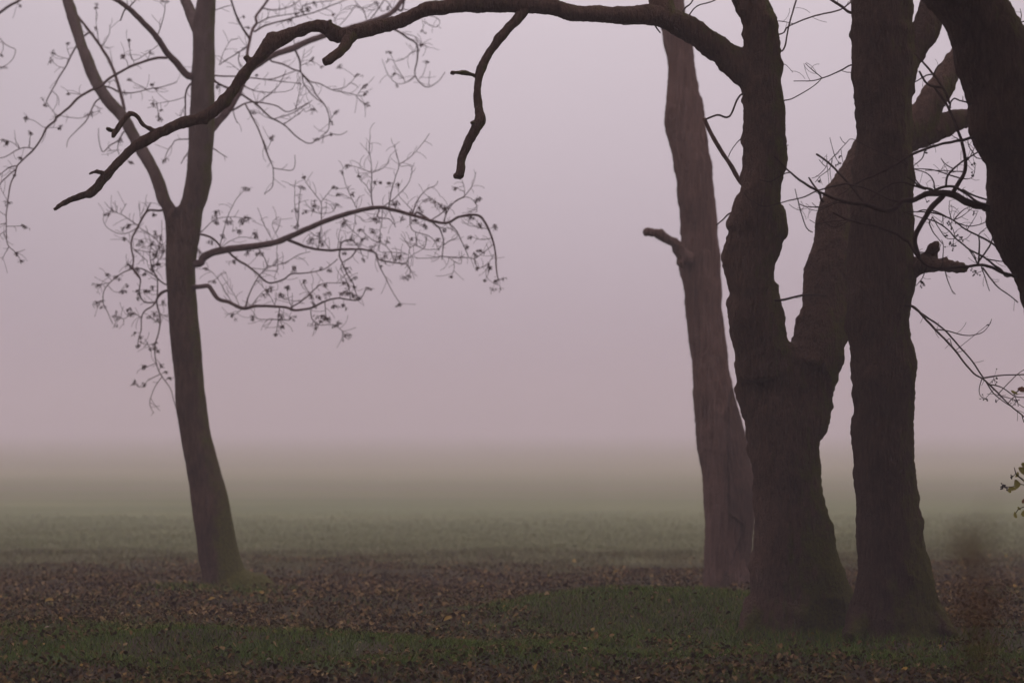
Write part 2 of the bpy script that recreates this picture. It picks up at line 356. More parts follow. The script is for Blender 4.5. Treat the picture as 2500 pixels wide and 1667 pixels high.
ash_branch('B', [(640, 545), (665, 512), (740, 478), (900, 455), (1050, 432), (1120, 405), (1200, 370), (1320, 318), (1430, 280), (1540, 250), (1640, 240), (1740, 262), (1840, 290), (1920, 315), (2000, 322), (2060, 292), (2160, 280), (2210, 330), (2250, 430), (2262, 500), (2266, 580), (2278, 640)], 10.5, 1.3, [
    ('N', [(1290, 590), (1310, 570), (1400, 620), (1480, 680), (1540, 740), (1575, 830), (1575, 910), (1560, 1050)], 2.9, .9, 2),
    ('N', [(10, 845), (120, 890), (230, 930), (400, 955), (560, 945), (700, 945), (800, 950), (900, 985), (920, 1040), (1000, 1065), (1100, 1080), (1200, 1090), (1245, 1150), (1240, 1200)], 4.4, 1.0, 5),
    ('N', [(905, 990), (930, 1100), (990, 1220), (1060, 1360), (1140, 1490)], 1.5, .7, 2),
    ('B', [(800, 480), (850, 525), (910, 560), (960, 600), (1020, 650), (1100, 635), (1140, 605), (1220, 597), (1300, 585), (1350, 560), (1400, 520)], 2.8, .9, 5),
    ('N', [(870, 520), (855, 400), (855, 200), (850, 80), (830, -60), (845, -200)], 1.5, .7, 4),
    ('N', [(860, 400), (800, 300), (740, 240), (715, 130)], 1.0, .6, 3),
    ('N', [(850, 170), (780, 145), (700, 115), (610, 95)], .8, .6, 2), ('N', [(855, 175), (980, 120), (1040, 40)], .9, .6, 2),
    ('N', [(1030, 510), (1060, 340), (1100, 200), (1130, 90), (1100, -20), (1085, -110)], 1.5, .7, 3),
    ('N', [(1130, 90), (1240, 20), (1350, -100), (1440, -220)], 1.0, .6, 2),
    ('N', [(980, 510), (1120, 400), (1240, 250), (1255, 110), (1150, 110)], 1.2, .6, 3),
    ('N', [(1270, 580), (1310, 460), (1400, 350), (1500, 300), (1525, 255)], 1.6, .8, 2),
    ('N', [(1270, 560), (1200, 480), (1130, 400), (1130, 300)], .9, .6, 2),
    ('N', [(710, 540), (640, 400), (600, 310), (555, 150)], 1.1, .6, 3), ('N', [(650, 440), (580, 400), (510, 395)], .8, .6, 1),
    ('N', [(350, 680), (350, 560), (345, 470), (270, 370), (180, 250), (160, 180)], 1.3, .6, 3), ('N', [(345, 470), (400, 400), (470, 315)], .9, .6, 1),
    ('N', [(350, 585), (450, 570), (500, 510)], .8, .6, 1), ('N', [(350, 590), (250, 560), (160, 550)], .8, .6, 2),
    ('N', [(110, 760), (120, 580), (130, 400), (150, 310)], 1.2, .6, 3), ('N', [(120, 720), (85, 540), (80, 330), (90, 250)], .9, .6, 2),
    ('N', [(1590, 640), (1620, 560), (1700, 460), (1790, 410), (1860, 320), (1890, 240), (1905, 170)], 1.7, .7, 3),
    ('N', [(1790, 410), (1790, 340), (1765, 240)], .8, .6, 1), ('N', [(1470, 640), (1560, 580), (1660, 490), (1790, 420), (1880, 450), (1915, 520), (1910, 570)], 1.3, .7, 3),
    ('N', [(1640, 680), (1720, 780), (1780, 900), (1830, 1020)], 1.6, .9, 1), ('N', [(1570, 910), (1640, 860), (1720, 820), (1680, 750), (1600, 725)], 1.1, .6, 2),
    ('N', [(1560, 1015), (1700, 1025), (1830, 1025), (1895, 1035), (1990, 970), (2090, 885)], 1.1, .8, 4), ('N', [(1560, 1015), (1430, 1030), (1300, 1035)], .9, .6, 2),
    ('N', [(1620, 1020), (1750, 1090), (1760, 960)], .8, .6, 1), ('N', [(1690, 1060), (1685, 1130), (1665, 1200)], .8, .6, 1), ('N', [(1895, 1035), (1905, 1100), (1925, 1140), (2020, 1090), (2095, 990)], 1.0, .6, 3),
    ('N', [(2040, 1090), (2030, 1180), (2000, 1250)], .8, .6, 1), ('N', [(2035, 740), (1920, 720), (1830, 700), (1760, 640)], .9, .6, 3), ('N', [(2060, 830), (1970, 850), (1880, 825)], .8, .6, 1),
    ('N', [(1240, 610), (1250, 720), (1300, 770), (1410, 800), (1490, 860), (1530, 960)], 1.1, .7, 4), ('N', [(1300, 770), (1300, 890), (1240, 930), (1225, 1030), (1200, 1090)], 1.0, .7, 3), ('N', [(1240, 930), (1190, 850), (1150, 790)], .8, .6, 1),
    ('N', [(1410, 810), (1390, 920), (1270, 1000), (1210, 1050)], .9, .6, 2), ('N', [(1540, 945), (1440, 945), (1350, 930), (1280, 880)], .8, .6, 2),
    ('N', [(930, 560), (910, 610), (940, 630), (1030, 640), (1080, 690), (1100, 720)], 1.6, .8, 2), ('N', [(910, 600), (890, 640), (820, 630)], 1.2, .6, 2),
    ('N', [(965, 560), (960, 650), (940, 750), (940, 850), (925, 960)], .9, .7, 3), ('N', [(1040, 570), (1080, 650), (1090, 710)], .8, .6, 1),
    ('N', [(560, 600), (600, 690), (700, 790), (760, 850), (720, 930)], 1.0, .7, 3), ('N', [(690, 600), (680, 700), (660, 790), (610, 870)], .9, .6, 2), ('N', [(540, 930), (560, 870), (640, 850), (700, 890), (730, 940), (755, 990)], 2.2, .9, 3),
    ('N', [(540, 940), (530, 1010), (560, 1080), (600, 1180), (660, 1270), (690, 1360), (720, 1430)], 1.9, .8, 4), ('N', [(690, 970), (640, 1030), (560, 1080), (545, 1140), (570, 1180)], 1.9, .9, 2),
    ('N', [(320, 920), (340, 780), (350, 690)], 1.2, .9, 2), ('N', [(430, 940), (360, 850), (280, 800), (220, 760)], .9, .6, 3), ('N', [(515, 940), (530, 780), (560, 690)], .9, .6, 2),
    ('N', [(880, 860), (800, 800), (750, 740)], .8, .6, 2), ('N', [(1080, 1080), (1060, 990), (1000, 910), (900, 870)], 1.1, .6, 3), ('N', [(1220, 1000), (1150, 980), (1000, 970)], .8, .6, 2),
    ('B', [(750, 470), (790, 310), (840, 200), (905, 130)], 1.3, .6, 3), ('B', [(1050, 430), (1000, 340), (960, 240)], .9, .6, 2), ('B', [(1080, 420), (1040, 330), (1080, 290)], .8, .6, 3),
    ('B', [(760, 455), (850, 405), (950, 410), (1000, 440)], .9, .6, 2), ('B', [(960, 455), (1000, 520), (1020, 560), (1110, 540), (1180, 500), (1250, 480)], 1.2, .7, 4), ('B', [(1070, 430), (1065, 510), (1075, 580)], .8, .6, 2), ('B', [(930, 570), (1000, 575), (1060, 550)], .9, .6, 2),
], drift=-.7, n=12)
ash_branch('B', [(640, 672), (690, 668), (710, 692), (745, 738), (800, 755), (880, 790), (950, 778), (1050, 780), (1120, 785), (1160, 800), (1250, 790), (1320, 755), (1400, 735), (1510, 745), (1550, 690)], 6.6, 1.0, [
    ('B', [(895, 775), (930, 680), (970, 610), (1020, 560)], 1.9, 1.0, 4), ('B', [(1140, 790), (1220, 735), (1280, 680), (1320, 655), (1420, 650)], 1.7, .8, 5), ('B', [(1080, 785), (1075, 850), (1060, 930)], 1.2, .7, 3),
    ('B', [(1075, 845), (1100, 890)], .9, .6, 1), ('B', [(1075, 850), (980, 850), (920, 830)], 1.0, .6, 4), ('B', [(1250, 790), (1260, 850), (1300, 880), (1370, 880), (1420, 910), (1445, 945)], 1.2, .7, 4), ('B', [(1330, 755), (1335, 860)], 1.0, .7, 1),
    ('B', [(1075, 850), (1140, 855), (1135, 830)], .8, .6, 1), ('B', [(820, 760), (780, 690), (720, 600), (660, 570)], .9, .6, 4), ('B', [(860, 775), (830, 710), (760, 600)], .8, .6, 2), ('B', [(890, 780), (840, 820), (800, 820)], 1.0, .6, 2),
    ('B', [(1060, 780), (1020, 710), (960, 640)], .8, .6, 3), ('B', [(1150, 790), (1130, 740), (1120, 670)], .8, .6, 1), ('B', [(1270, 780), (1250, 720), (1210, 650)], .9, .6, 2), ('B', [(1470, 740), (1460, 680), (1430, 600)], 1.0, .6, 3), ('B', [(930, 770), (990, 700), (1040, 680)], .8, .6, 2),
    ('B', [(1100, 740), (1180, 750), (1210, 740)], .7, .6, 1)], drift=-.9, n=10)
ash_branch('B', [(645, 385), (700, 400), (740, 430), (765, 465)], 2.8, 2.0, [], drift=-.15)
ash_branch('B', [(650, 370), (720, 310), (800, 290), (900, 300)], 1.1, .6, [], spurs=5)
ash_branch('O', [(575, 600), (480, 530), (400, 490), (340, 498), (270, 525), (190, 590), (150, 650), (145, 720), (175, 790), (210, 870)], 1.9, .8, [
    ('O', [(200, 570), (160, 530)], .8, .6, 1), ('O', [(185, 590), (110, 605)], .8, .6, 1), ('O', [(180, 610), (220, 650), (270, 650)], .9, .6, 0), ('O', [(145, 715), (110, 725)], .7, .6, 0), ('O', [(340, 498), (320, 460)], .9, .6, 2)], drift=-.5, n=7)
ash_branch('O', [(580, 640), (530, 665), (490, 740), (430, 780), (408, 830), (405, 910), (385, 985), (385, 1020)], 2.6, .9, [
    ('O', [(405, 825), (350, 800), (290, 835), (230, 820)], 1.0, .7, 4), ('O', [(285, 840), (285, 880)], .8, .6, 0), ('O', [(390, 990), (430, 1010), (450, 990)], .7, .6, 1)], drift=-.5, n=7)
ash_branch('O', [(580, 645), (520, 690), (515, 740), (535, 830), (525, 930), (500, 1010), (500, 1100), (525, 1190), (570, 1260), (605, 1310), (625, 1380), (645, 1450)], 2.4, .8, [
    ('O', [(550, 1230), (500, 1300), (465, 1390), (470, 1440), (492, 1480)], 1.1, .6, 2), ('O', [(530, 1215), (440, 1265), (430, 1298), (390, 1300), (355, 1270)], .9, .6, 2), ('O', [(500, 1140), (430, 1170)], .8, .6, 1), ('O', [(525, 1190), (545, 1150)], .8, .6, 1),
    ('O', [(500, 1040), (465, 1030), (430, 970)], .8, .6, 1), ('O', [(570, 1255), (600, 1235)], .7, .6, 0), ('O', [(535, 800), (585, 825)], .8, .6, 2), ('O', [(515, 720), (430, 722), (395, 660), (398, 560), (355, 500)], 1.7, 1.5, 3), ('O', [(515, 690), (515, 560), (480, 490), (465, 400), (470, 320), (435, 200)], 1.9, .7, 5),
    ('O', [(490, 430), (520, 370), (545, 250), (545, 160)], 1.1, .6, 5), ('O', [(515, 500), (520, 420), (500, 380)], .9, .6, 4), ('O', [(540, 740), (580, 745)], .8, .6, 1), ('O', [(480, 490), (550, 400), (570, 360)], 1.0, .6, 4)], drift=-.7, n=7)
ash_branch('O', [(540, 97), (450, 97), (395, 185), (350, 265), (337, 330), (350, 420), (352, 500), (395, 560)], 2.8, 1.6, [
    ('O', [(440, 100), (470, 40)], 2.2, 1.1, 2), ('O', [(385, 200), (280, 130), (200, 90), (155, 40)], 1.2, .6, 3), ('O', [(380, 210), (310, 250), (240, 250), (170, 210), (145, 150), (165, 115)], 1.1, .6, 2), ('O', [(390, 210), (480, 270), (565, 350)], 1.0, .8, 3),
    ('O', [(350, 355), (400, 400), (450, 440)], .9, .7, 2), ('O', [(355, 360), (430, 375), (480, 380)], .8, .6, 2), ('O', [(335, 330), (295, 280)], .8, .6, 1), ('O', [(235, 105), (245, 60)], .7, .6, 0), ('O', [(265, 115), (305, 45)], .7, .6, 0), ('O', [(385, 190), (320, 190)], .8, .6, 1), ('O', [(400, 150), (395, 50)], .7, .6, 1)], drift=-.6, n=8)
# the high limb to the left and its long hanging branch
b1 = ash_branch('K', [(2480, 1000), (2330, 830), (2220, 720), (2060, 480), (1900, 310), (1740, 150), (1640, 70), (1500, -20), (1250, -150)], 9.5, 5.5, [
    ('K', [(1640, 150), (1590, 280)], 2.2, 1.4, 0), ('K', [(1700, 100), (1790, 0), (1850, -80)], 2.0, 1.0, 2), ('K', [(2080, 460), (2150, 260), (2180, 40), (2120, 0)], 1.3, .7, 2), ('K', [(1780, 800), (1710, 640), (1700, 530)], .8, .6, 1), ('A', [(1190, 430), (1230, 470), (1300, 520)], 5, 4, 0)], drift=-.6, n=10)
b2 = ash_branch('K', [(2200, 765), (2090, 765), (1950, 800), (1750, 870), (1560, 970), (1430, 1050), (1340, 1130), (1180, 1205), (1040, 1290), (900, 1430), (740, 1560)], 3.4, 2.6, [
    ('K', [(1690, 890), (1670, 800), (1610, 735)], .9, .6, 1), ('K', [(1780, 860), (1720, 700), (1710, 530)], .8, .6, 0), ('K', [(1940, 800), (1990, 695)], .8, .6, 0), ('K', [(1090, 1250), (910, 1230)], .8, .6, 1), ('L', [(440, 125), (330, 60), (245, 40)], 1.0, .6, 1), ('L', [(470, 125), (570, 125)], .8, .6, 0)], drift=-.4, n=7, parent=b1)
b3 = ash_branch('L', [(535, 55), (450, 125), (400, 225), (320, 335), (250, 405), (165, 490), (140, 580), (100, 670), (75, 830), (60, 950), (60, 1050), (60, 1180), (85, 1260), (150, 1320), (205, 1405)], 2.5, .8, [
    ('L', [(310, 325), (240, 315), (150, 345), (60, 400), (-20, 420), (-120, 440)], 1.4, .8, 2), ('L', [(190, 330), (120, 270), (40, 240)], .9, .6, 1), ('L', [(275, 310), (295, 175)], .9, .6, 0), ('L', [(150, 490), (80, 510), (-20, 590), (-100, 640)], 1.4, .8, 1), ('L', [(140, 535), (60, 600), (-30, 690), (-120, 760)], 1.8, .9, 1),
    ('L', [(70, 1070), (150, 1068), (230, 1065)], .9, .6, 0), ('L', [(85, 1265), (50, 1330), (15, 1390)], .9, .6, 1), ('L', [(75, 830), (40, 770), (0, 690)], .8, .6, 1), ('L', [(60, 1040), (0, 1050), (-60, 1060)], .9, .6, 1), ('L', [(60, 970), (0, 930), (-50, 890)], .8, .6, 1), ('L', [(60, 1110), (10, 1140), (-40, 1190)], .8, .6, 1), ('L', [(165, 1320), (240, 1290)], .7, .6, 0)], drift=-.5, n=7, parent=b2)
b4 = ash_branch('K', [(1640, 1460), (1600, 1260), (1550, 1080), (1500, 930), (1430, 780), (1310, 590), (1200, 440), (1100, 310), (1020, 210)], 4.2, 3.2, [
    ('K', [(1320, 600), (1290, 480), (1270, 300), (1270, 100)], 1.1, .6, 1), ('K', [(1360, 590), (1440, 460), (1450, 330)], .9, .6, 2), ('K', [(1170, 430), (1090, 500), (980, 660), (880, 860), (780, 1020), (690, 1190), (610, 1340)], 2.2, 1.3, 1), ('K', [(940, 770), (890, 660), (890, 560)], .8, .6, 0), ('K', [(910, 780), (780, 750), (690, 700)], .8, .6, 1), ('K', [(850, 900), (750, 870), (690, 810)], .8, .6, 0), ('K', [(700, 1210), (770, 1290), (775, 1400)], .9, .6, 0), ('K', [(625, 1370), (720, 1490), (760, 1540)], .8, .6, 0),
    ('K', [(1600, 1220), (1750, 1230), (1950, 1180), (2150, 1150), (2330, 1090)], 1.4, 1.0, 3), ('K', [(1560, 1210), (1480, 1170), (1380, 1140)], 2.2, 1.8, 0), ('K', [(1920, 1170), (1780, 1100), (1700, 1040)], .8, .6, 1), ('K', [(1500, 960), (1460, 700), (1460, 650)], .7, .6, 0), ('K', [(1580, 1150), (1500, 1060), (1440, 1100)], 1.2, .7, 1)], drift=.5, n=8, parent=a_left)
ash_branch('K', [(1280, 1330), (1220, 1420), (1160, 1560), (1100, 1640), (1000, 1740), (900, 1850), (880, 1950)], 2.0, .7, [('K', [(1200, 1500), (1080, 1560), (900, 1550), (720, 1510)], .9, .6, 1), ('K', [(1330, 1450), (1210, 1490)], .8, .6, 1)], drift=-.4, n=6, parent=a_left)
ash_branch('L', [(1180, 170), (1140, 240), (1060, 290), (980, 355), (945, 230), (945, 130)], 1.9, .7, [('L', [(1140, 240), (1125, 330), (1145, 390)], 1.2, .8, 1), ('L', [(1125, 340), (1030, 350)], .8, .6, 1)], drift=-.2, n=6, parent=a_left)
ash_branch('L', [(1700, 240), (1650, 290), (1610, 340), (1570, 440)], 1.6, .8, [], drift=-.3, spurs=3, parent=a_right)
ash_branch('A', [(1275, 1020), (1240, 1060), (1215, 1100)], 1.8, .9, [], spurs=2, parent=a_right)
ash_branch('A', [(1290, 560), (1250, 620), (1245, 720), (1245, 800)], 2.6, 1.4, [('A', [(1250, 650), (1150, 680), (1020, 700)], .9, .6, 2), ('A', [(1245, 700), (1210, 780), (1180, 760)], .8, .6, 1)], spurs=3, parent=a_right)
b6 = ash_branch('K', [(649, -570), (540, -320), (420, -130), (290, -20), (200, 40), (100, 95), (0, 170), (-60, 220), (-150, 270)], 4.2, 2.6, [('K', [(220, 30), (260, 70)], .9, .6, 0)], parent=a_left)
ash_branch('K', [(-70, 228), (-130, 340), (-90, 440), (-40, 490), (0, 510), (60, 580), (150, 630), (205, 660), (180, 760), (110, 840), (45, 890)], 1.1, .7, [('K', [(40, 580), (40, 660), (10, 720)], .8, .6, 0)], parent=b6)
# the pale limb rising to the right with its drooping twigs
b5 = ash_branch('M', [(-40, 1290), (60, 1180), (160, 1060), (230, 940), (330, 730), (480, 600), (620, 530), (800, 470), (950, 400), (1110, 345), (1300, 290), (1500, 230), (1750, 130), (1900, -60)], 10.5, 5.5, [
    ('M', [(800, 480), (850, 590), (860, 690), (880, 740), (960, 830), (1010, 930), (1090, 1020), (1130, 1110), (1140, 1180), (1130, 1280), (1060, 1340)], 2.5, .9, 3), ('M', [(570, 600), (680, 630), (780, 680), (860, 710), (950, 800), (1040, 820), (1160, 880), (1300, 910), (1420, 940), (1480, 940)], 2.2, .8, 4),
    ('M', [(880, 740), (890, 820), (990, 950), (1080, 1010)], 1.5, 1.0, 2), ('M', [(1180, 880), (1290, 860), (1370, 790), (1410, 730)], 1.0, .6, 1), ('M', [(870, 640), (970, 600)], .9, .6, 1), ('M', [(810, 480), (800, 420), (790, 370)], 1.2, .8, 1), ('M', [(870, 610), (900, 480)], .8, .6, 1), ('M', [(1400, 940), (1450, 990), (1490, 1020)], .8, .6, 1), ('M', [(1420, 930), (1480, 840)], .8, .6, 1), ('M', [(1150, 1180), (1215, 1090)], .8, .6, 0)], drift=1.2, n=10, parent=a_right)
ash_branch('M', [(230, 900), (330, 960), (430, 1030), (560, 1150), (690, 1220), (820, 1340), (940, 1410), (1030, 1370), (1160, 1320), (1250, 1325), (1320, 1290)], 2.6, .8, [
    ('M', [(440, 1010), (560, 920), (650, 830), (720, 690)], 1.3, .7, 2), ('M', [(600, 1170), (760, 1120), (900, 1040), (980, 980)], 1.2, .7, 3), ('M', [(690, 1220), (800, 1150), (900, 1070)], 1.3, .7, 1), ('M', [(590, 1175), (500, 1140), (420, 1080)], .9, .6, 1), ('M', [(910, 1100), (990, 1075)], .7, .6, 0)], drift=.7, n=7, parent=b5)
ash_branch('M', [(180, 1090), (300, 1025), (390, 1005), (540, 1020), (640, 1050), (720, 1100), (820, 1070), (960, 1000)], 2.3, .8, [
    ('M', [(320, 1030), (400, 1180), (470, 1330), (520, 1480), (560, 1580)], 1.9, 1.5, 2), ('M', [(810, 1070), (850, 900), (860, 810)], 1.0, .7, 2), ('M', [(200, 1090), (215, 1150), (240, 1210)], 1.4, .9, 0), ('C', [(395, 945), (430, 1060), (458, 1130), (455, 1250), (400, 1300)], 1.7, .8, 1), ('C', [(458, 1130), (520, 1140), (590, 1142), (608, 1095), (605, 1040)], 1.2, .7, 0), ('M', [(525, 1470), (565, 1400), (565, 1350)], .8, .6, 0)], drift=.5, n=7, parent=b5)
ash_branch('M', [(10, 745), (120, 750), (250, 755), (400, 770), (560, 780), (690, 740), (830, 690)], 2.2, .9, [('M', [(480, 780), (700, 805), (870, 825)], 1.2, .7, 2), ('M', [(10, 790), (110, 850), (260, 910)], 2.8, 2.2, 2), ('M', [(290, 840), (400, 890), (560, 910), (720, 900), (790, 870)], 1.2, .6, 3)], drift=.9, n=7, parent=a_right)
ash_branch('M', [(340, 560), (360, 400), (390, 290), (430, 230), (420, 170), (490, 70), (540, 0), (600, -90)], 4.2, 2.8, [
    ('M', [(360, 380), (280, 260), (220, 130), (180, 0), (165, -80)], 2.9, 2.0, 1), ('M', [(410, 310), (500, 260), (660, 210), (740, 190), (900, 150), (1030, 110), (1230, 30), (1350, -20)], 2.2, 1.0, 5), ('M', [(430, 240), (540, 180), (700, 150), (880, 120)], 1.4, .8, 4), ('M', [(490, 85), (600, 100), (740, 75), (830, 20), (900, -30)], 1.6, .9, 3), ('M', [(880, 60), (1000, 30), (1150, 10), (1240, -20)], 1.3, .8, 4),
    ('M', [(330, 460), (230, 530), (130, 590), (60, 640)], 1.6, .9, 3), ('M', [(60, 640), (110, 500), (175, 390)], .9, .6, 2), ('M', [(260, 520), (250, 600), (280, 700), (150, 610)], 1.2, .7, 2), ('M', [(740, 190), (740, 240)], 1.0, .7, 1)], drift=.9, n=8, parent=b5)
ash_branch('M', [(10, 105), (100, 75), (180, 55)], 1.2, .8, [], spurs=2, parent=a_right)
ash_branch('M', [(5, 1460), (60, 1500), (140, 1550)], 2.0, .8, [], drift=-.1, spurs=1, parent=a_right)
ash_branch('M', [(1700, 240), (1830, 320), (1920, 380), (2000, 440), (2005, 580), (1985, 740), (2090, 855), (2200, 810), (2280, 710)], 3.0, .8, [
    ('M', [(1980, 750), (1900, 810), (1800, 820), (1710, 720), (1660, 580)], 1.1, .6, 2), ('M', [(1960, 510), (1880, 580), (1800, 600), (1720, 580)], .9, .6, 2), ('M', [(1880, 790), (1790, 640), (1740, 510)], .9, .6, 1), ('M', [(2060, 740), (2100, 600)], .8, .6, 0), ('M', [(2000, 450), (2060, 440), (2110, 470)], .9, .6, 2), ('M', [(1830, 320), (1980, 360), (2040, 420)], .9, .6, 2), ('M', [(2120, 820), (2130, 700)], .7, .6, 0)], drift=.4, n=7, parent=b5)
ash_branch('M', [(1850, 110), (1880, 0), (1900, -120)], 2.6, 2.0, [('M', [(1780, 120), (1730, 40), (1640, -30)], 1.3, .8, 3), ('M', [(1530, 200), (1480, 110), (1400, 20), (1390, -40)], 1.3, .8, 3), ('M', [(1400, 60), (1500, 80), (1600, 20)], 1.0, .6, 3), ('M', [(1230, 260), (1180, 130), (1100, 90)], 1.0, .6, 2), ('M', [(2200, 180), (2190, 270), (2060, 210)], 1.1, .7, 2)], parent=b5, n=7)
# seed bunches
SEEDS = {'N': '150 310 22 165 215 15 470 310 22 275 500 30 510 390 20 505 490 25 600 95 25 560 170 15 665 385 25 95 540 15 185 560 15 720 200 15 880 270 15 940 265 15 1025 270 18 1130 290 22 1090 490 40 1340 520 28 1440 430 35 1550 500 55 1600 540 30 1930 430 40 1700 330 25 1160 630 22 895 660 28 1250 560 18 1290 640 30 1380 700 28 1590 740 18 1860 620 35 1950 710 28 2100 720 28 1855 810 18 250 840 45 80 720 25 320 800 20 350 880 30 570 680 28 740 740 20 870 750 38 650 835 25 940 830 22 1010 870 20 760 850 20 1525 840 25 1255 830 15 850 940 22 985 1010 28 1145 1010 35 580 980 20 780 1055 15 1220 1215 40 1660 1210 18 1820 925 25 1890 980 20 1950 950 28 1915 1140 18 2040 1130 40 2110 1260 45 2000 1255 12 1140 1490 22 70 1120 20 340 1140 18 425 1150 22 575 1270 30 685 1230 28 675 1310 22 610 1130 18 395 1300 18 170 1270 18 10 1320 20 250 1400 25 330 1420 25 420 1380 30 540 1390 35 650 1390 40 730 1440 25 805 1330 22 480 1510 28 570 1500 28 270 1490 18 950 1110 10',
 'B': '730 260 22 735 320 20 795 320 18 875 310 25 915 295 15 860 370 18 770 390 14 710 430 18 645 480 20 945 380 20 960 490 20 905 490 20 835 535 18 720 640 15 1020 690 22 990 715 12 1085 715 18 1125 670 12 820 825 15 935 835 15 1075 820 20 1140 840 12 1060 930 14 1100 885 14 1320 830 28 1345 850 20 1280 885 18 1390 880 18 1440 935 16 1160 565 10 680 570 10 895 130 14',
 'O': '180 115 22 320 190 22 490 125 15 500 255 12 540 280 18 400 300 22 475 320 14 290 285 16 310 460 20 370 490 20 430 525 16 470 490 16 180 530 18 230 545 20 110 605 24 270 650 24 110 725 24 135 750 12 220 815 22 340 800 22 330 760 16 430 640 20 475 615 14 460 645 12 385 690 20 375 640 12 490 800 24 510 845 14 465 815 12 400 960 14 360 925 10 385 1015 14 490 1005 14 465 1035 10 520 1050 20 425 1155 20 545 1150 14 570 1195 10 600 1235 12 355 1270 12 425 1285 12 500 400 20 545 370 16 520 455 18 555 715 10',
 'M': '925 90 30 750 190 25 300 165 12 350 265 12 1000 40 20 880 110 20 820 140 20 1180 140 15 970 580 18 1240 650 18 1060 655 12 1410 730 18 1490 840 20 1490 920 20 1490 1020 22 1215 1090 18 1160 1195 16 1030 1360 18 1160 1320 14 400 1100 22 990 1075 18 565 1350 25 1740 510 18 1720 580 12 1775 720 14 2100 600 16 2050 440 22 2050 300 16 1800 825 10 1610 20 20 1730 70 14 40 850 20 430 730 12',
 'K': '1270 100 28 1270 390 18 890 565 25 670 805 22 690 700 20 590 1375 35 1610 735 40 1710 525 16 1990 695 16 1700 1040 22 2010 1110 22 2070 1170 14 1640 1235 22 910 1230 18 1210 1480 35 2020 1370 28 2130 1445 18 2090 1530 22 45 890 22 10 720 20 260 70 14 2140 10 25',
 'L': '245 40 22 570 125 22 295 175 20 30 240 25 70 250 18 195 410 22 240 1070 20 160 1320 25 205 1400 18 1525 40 20 1570 440 28 90 840 16 1245 450 20 1150 230 22 140 570 12'}
sl = []
for f, tx in SEEDS.items():
    v = [float(q) for q in tx.split()]
    for i in range(0, len(v), 3):
        sl.append((v[i + 2] / FR[f][2], px(f, v[i], v[i + 1])))
sl.sort(key=lambda a: -a[0]); SR = random.Random(5)
rest = MB()
for i, (r, q) in enumerate(sl):
    best = None
    for bo, polys in ASH_BR:
        for p in polys:
            L, c, d, rr = p.near(np.array(q))
            if best is None or L < best[0]: best = (L, c, d, bo)
    L, c, d, bo = best
    mb = MB() if i < 100 else rest
    C3 = at(q, d); size = r * 1.25 / FPX * d
    cluster(mb, C3, size, SR, int(12 + r * 4.6))
    mb.tube([at(c, d), (at(c, d) + C3) / 2 + np.array((0, 0, .004)), C3], [.0026, .0024, .002], 4)
    if i < 100: mb.build('seed_cluster', SEED, np.array(ash.location), bo, False)
s_ = rest.build('seed_cluster', SEED, np.array(ash.location), ash, False); s_['kind'] = 'stuff'
# ------------------------------------------------------------------ the dead barkless trunk
SD = 25.4
o = at(px('H', 560, 940), SD)
snag = thing('dead_tree', (o[0], SD, float(ground_z(o[0], SD))), 'pale dead tree trunk with bare wood and torn bark behind the forked oak', 'tree')
s_main = poly(outline([('H', 1000, 400, 730), ('H', 940, 402, 725), ('H', 900, 404, 700), ('H', 800, 416, 690), ('H', 650, 424, 700), ('H', 500, 420, 715), ('H', 350, 410, 725), ('H', 200, 398, 694), ('H', 60, 373, 668),
    ('E', 1360, 360, 655), ('E', 1200, 357, 608), ('E', 1050, 352, 580), ('E', 930, 345, 558), ('E', 780, 325, 542), ('E', 600, 300, 528), ('E', 500, 290, 522), ('E', 350, 265, 514), ('E', 200, 275, 505), ('E', 0, 270, 487),
    ('D', 1200, 256, 480), ('D', 1060, 245, 476), ('D', 900, 215, 452), ('D', 750, 180, 432), ('D', 640, 180, 416), ('D', 560, 195, 385), ('D', 450, 200, 372), ('D', 300, 190, 350), ('D', 180, 166, 322), ('D', 80, 150, 308), ('D', 0, 140, 303), ('D', -160, 128, 288), ('D', -420, 120, 268)]), SD, SD + .5)
solid('trunk', [s_main], WOOD_DEAD, snag, .018, .020, .008, 30, 9.0, 3, .02)
# loose bark still on its right side, ending in a torn edge
def torn_edge(q):                                # photo x of the torn edge at photo row q
    pts = [(900, 1779), (1050, 1768), (1250, 1772), (1281, 1808), (1333, 1790), (1373, 1776), (1401, 1762), (1450, 1740)]
    return float(np.interp(q, [p[0] for p in pts], [p[1] for p in pts])) + 4 * noise.noise((q * .06, 0, 0)) + 2 * noise.noise((q * .25, 3, 0))
mb = MB(); q, val = smooth_path(s_main.p, list(zip(s_main.d, s_main.r)), 5); rows = []
for a, v in zip(q, val):
    if a[1] < 905 or a[1] > 1445: continue
    c = max(-.95, min(.97, (torn_edge(a[1]) - a[0]) / v[1])); fade = 1
    th0 = math.acos(c); th0 *= sm(880, 990, a[1]) * .98 + .02
    C3 = at(a, v[0]); rr = v[1] / FPX * v[0]; row = []
    for j in range(25):
        th = th0 + (-math.pi * .6 - th0) * j / 24; ro = rr + .018 + .012 * noise.noise((th * 5, a[1] * .03, 2)) + (.012 if j == 0 else 0)
        ro = rr + (ro - rr) * sm(900, 1010, a[1]) - .004 * (1 - sm(900, 960, a[1])); row.append(C3 + np.array((math.cos(th) * ro, -math.sin(th) * ro, 0)))
    rows.append(row)
for row in rows:                                 # outer skin then inner skin: bark has a thickness
    mb.v += row
n1 = len(rows)
for row in rows: mb.v += [p + (np.array((0, 0, 0)) + (np.mean(row, 0) - p) * .07) for p in row]
off = n1 * 25
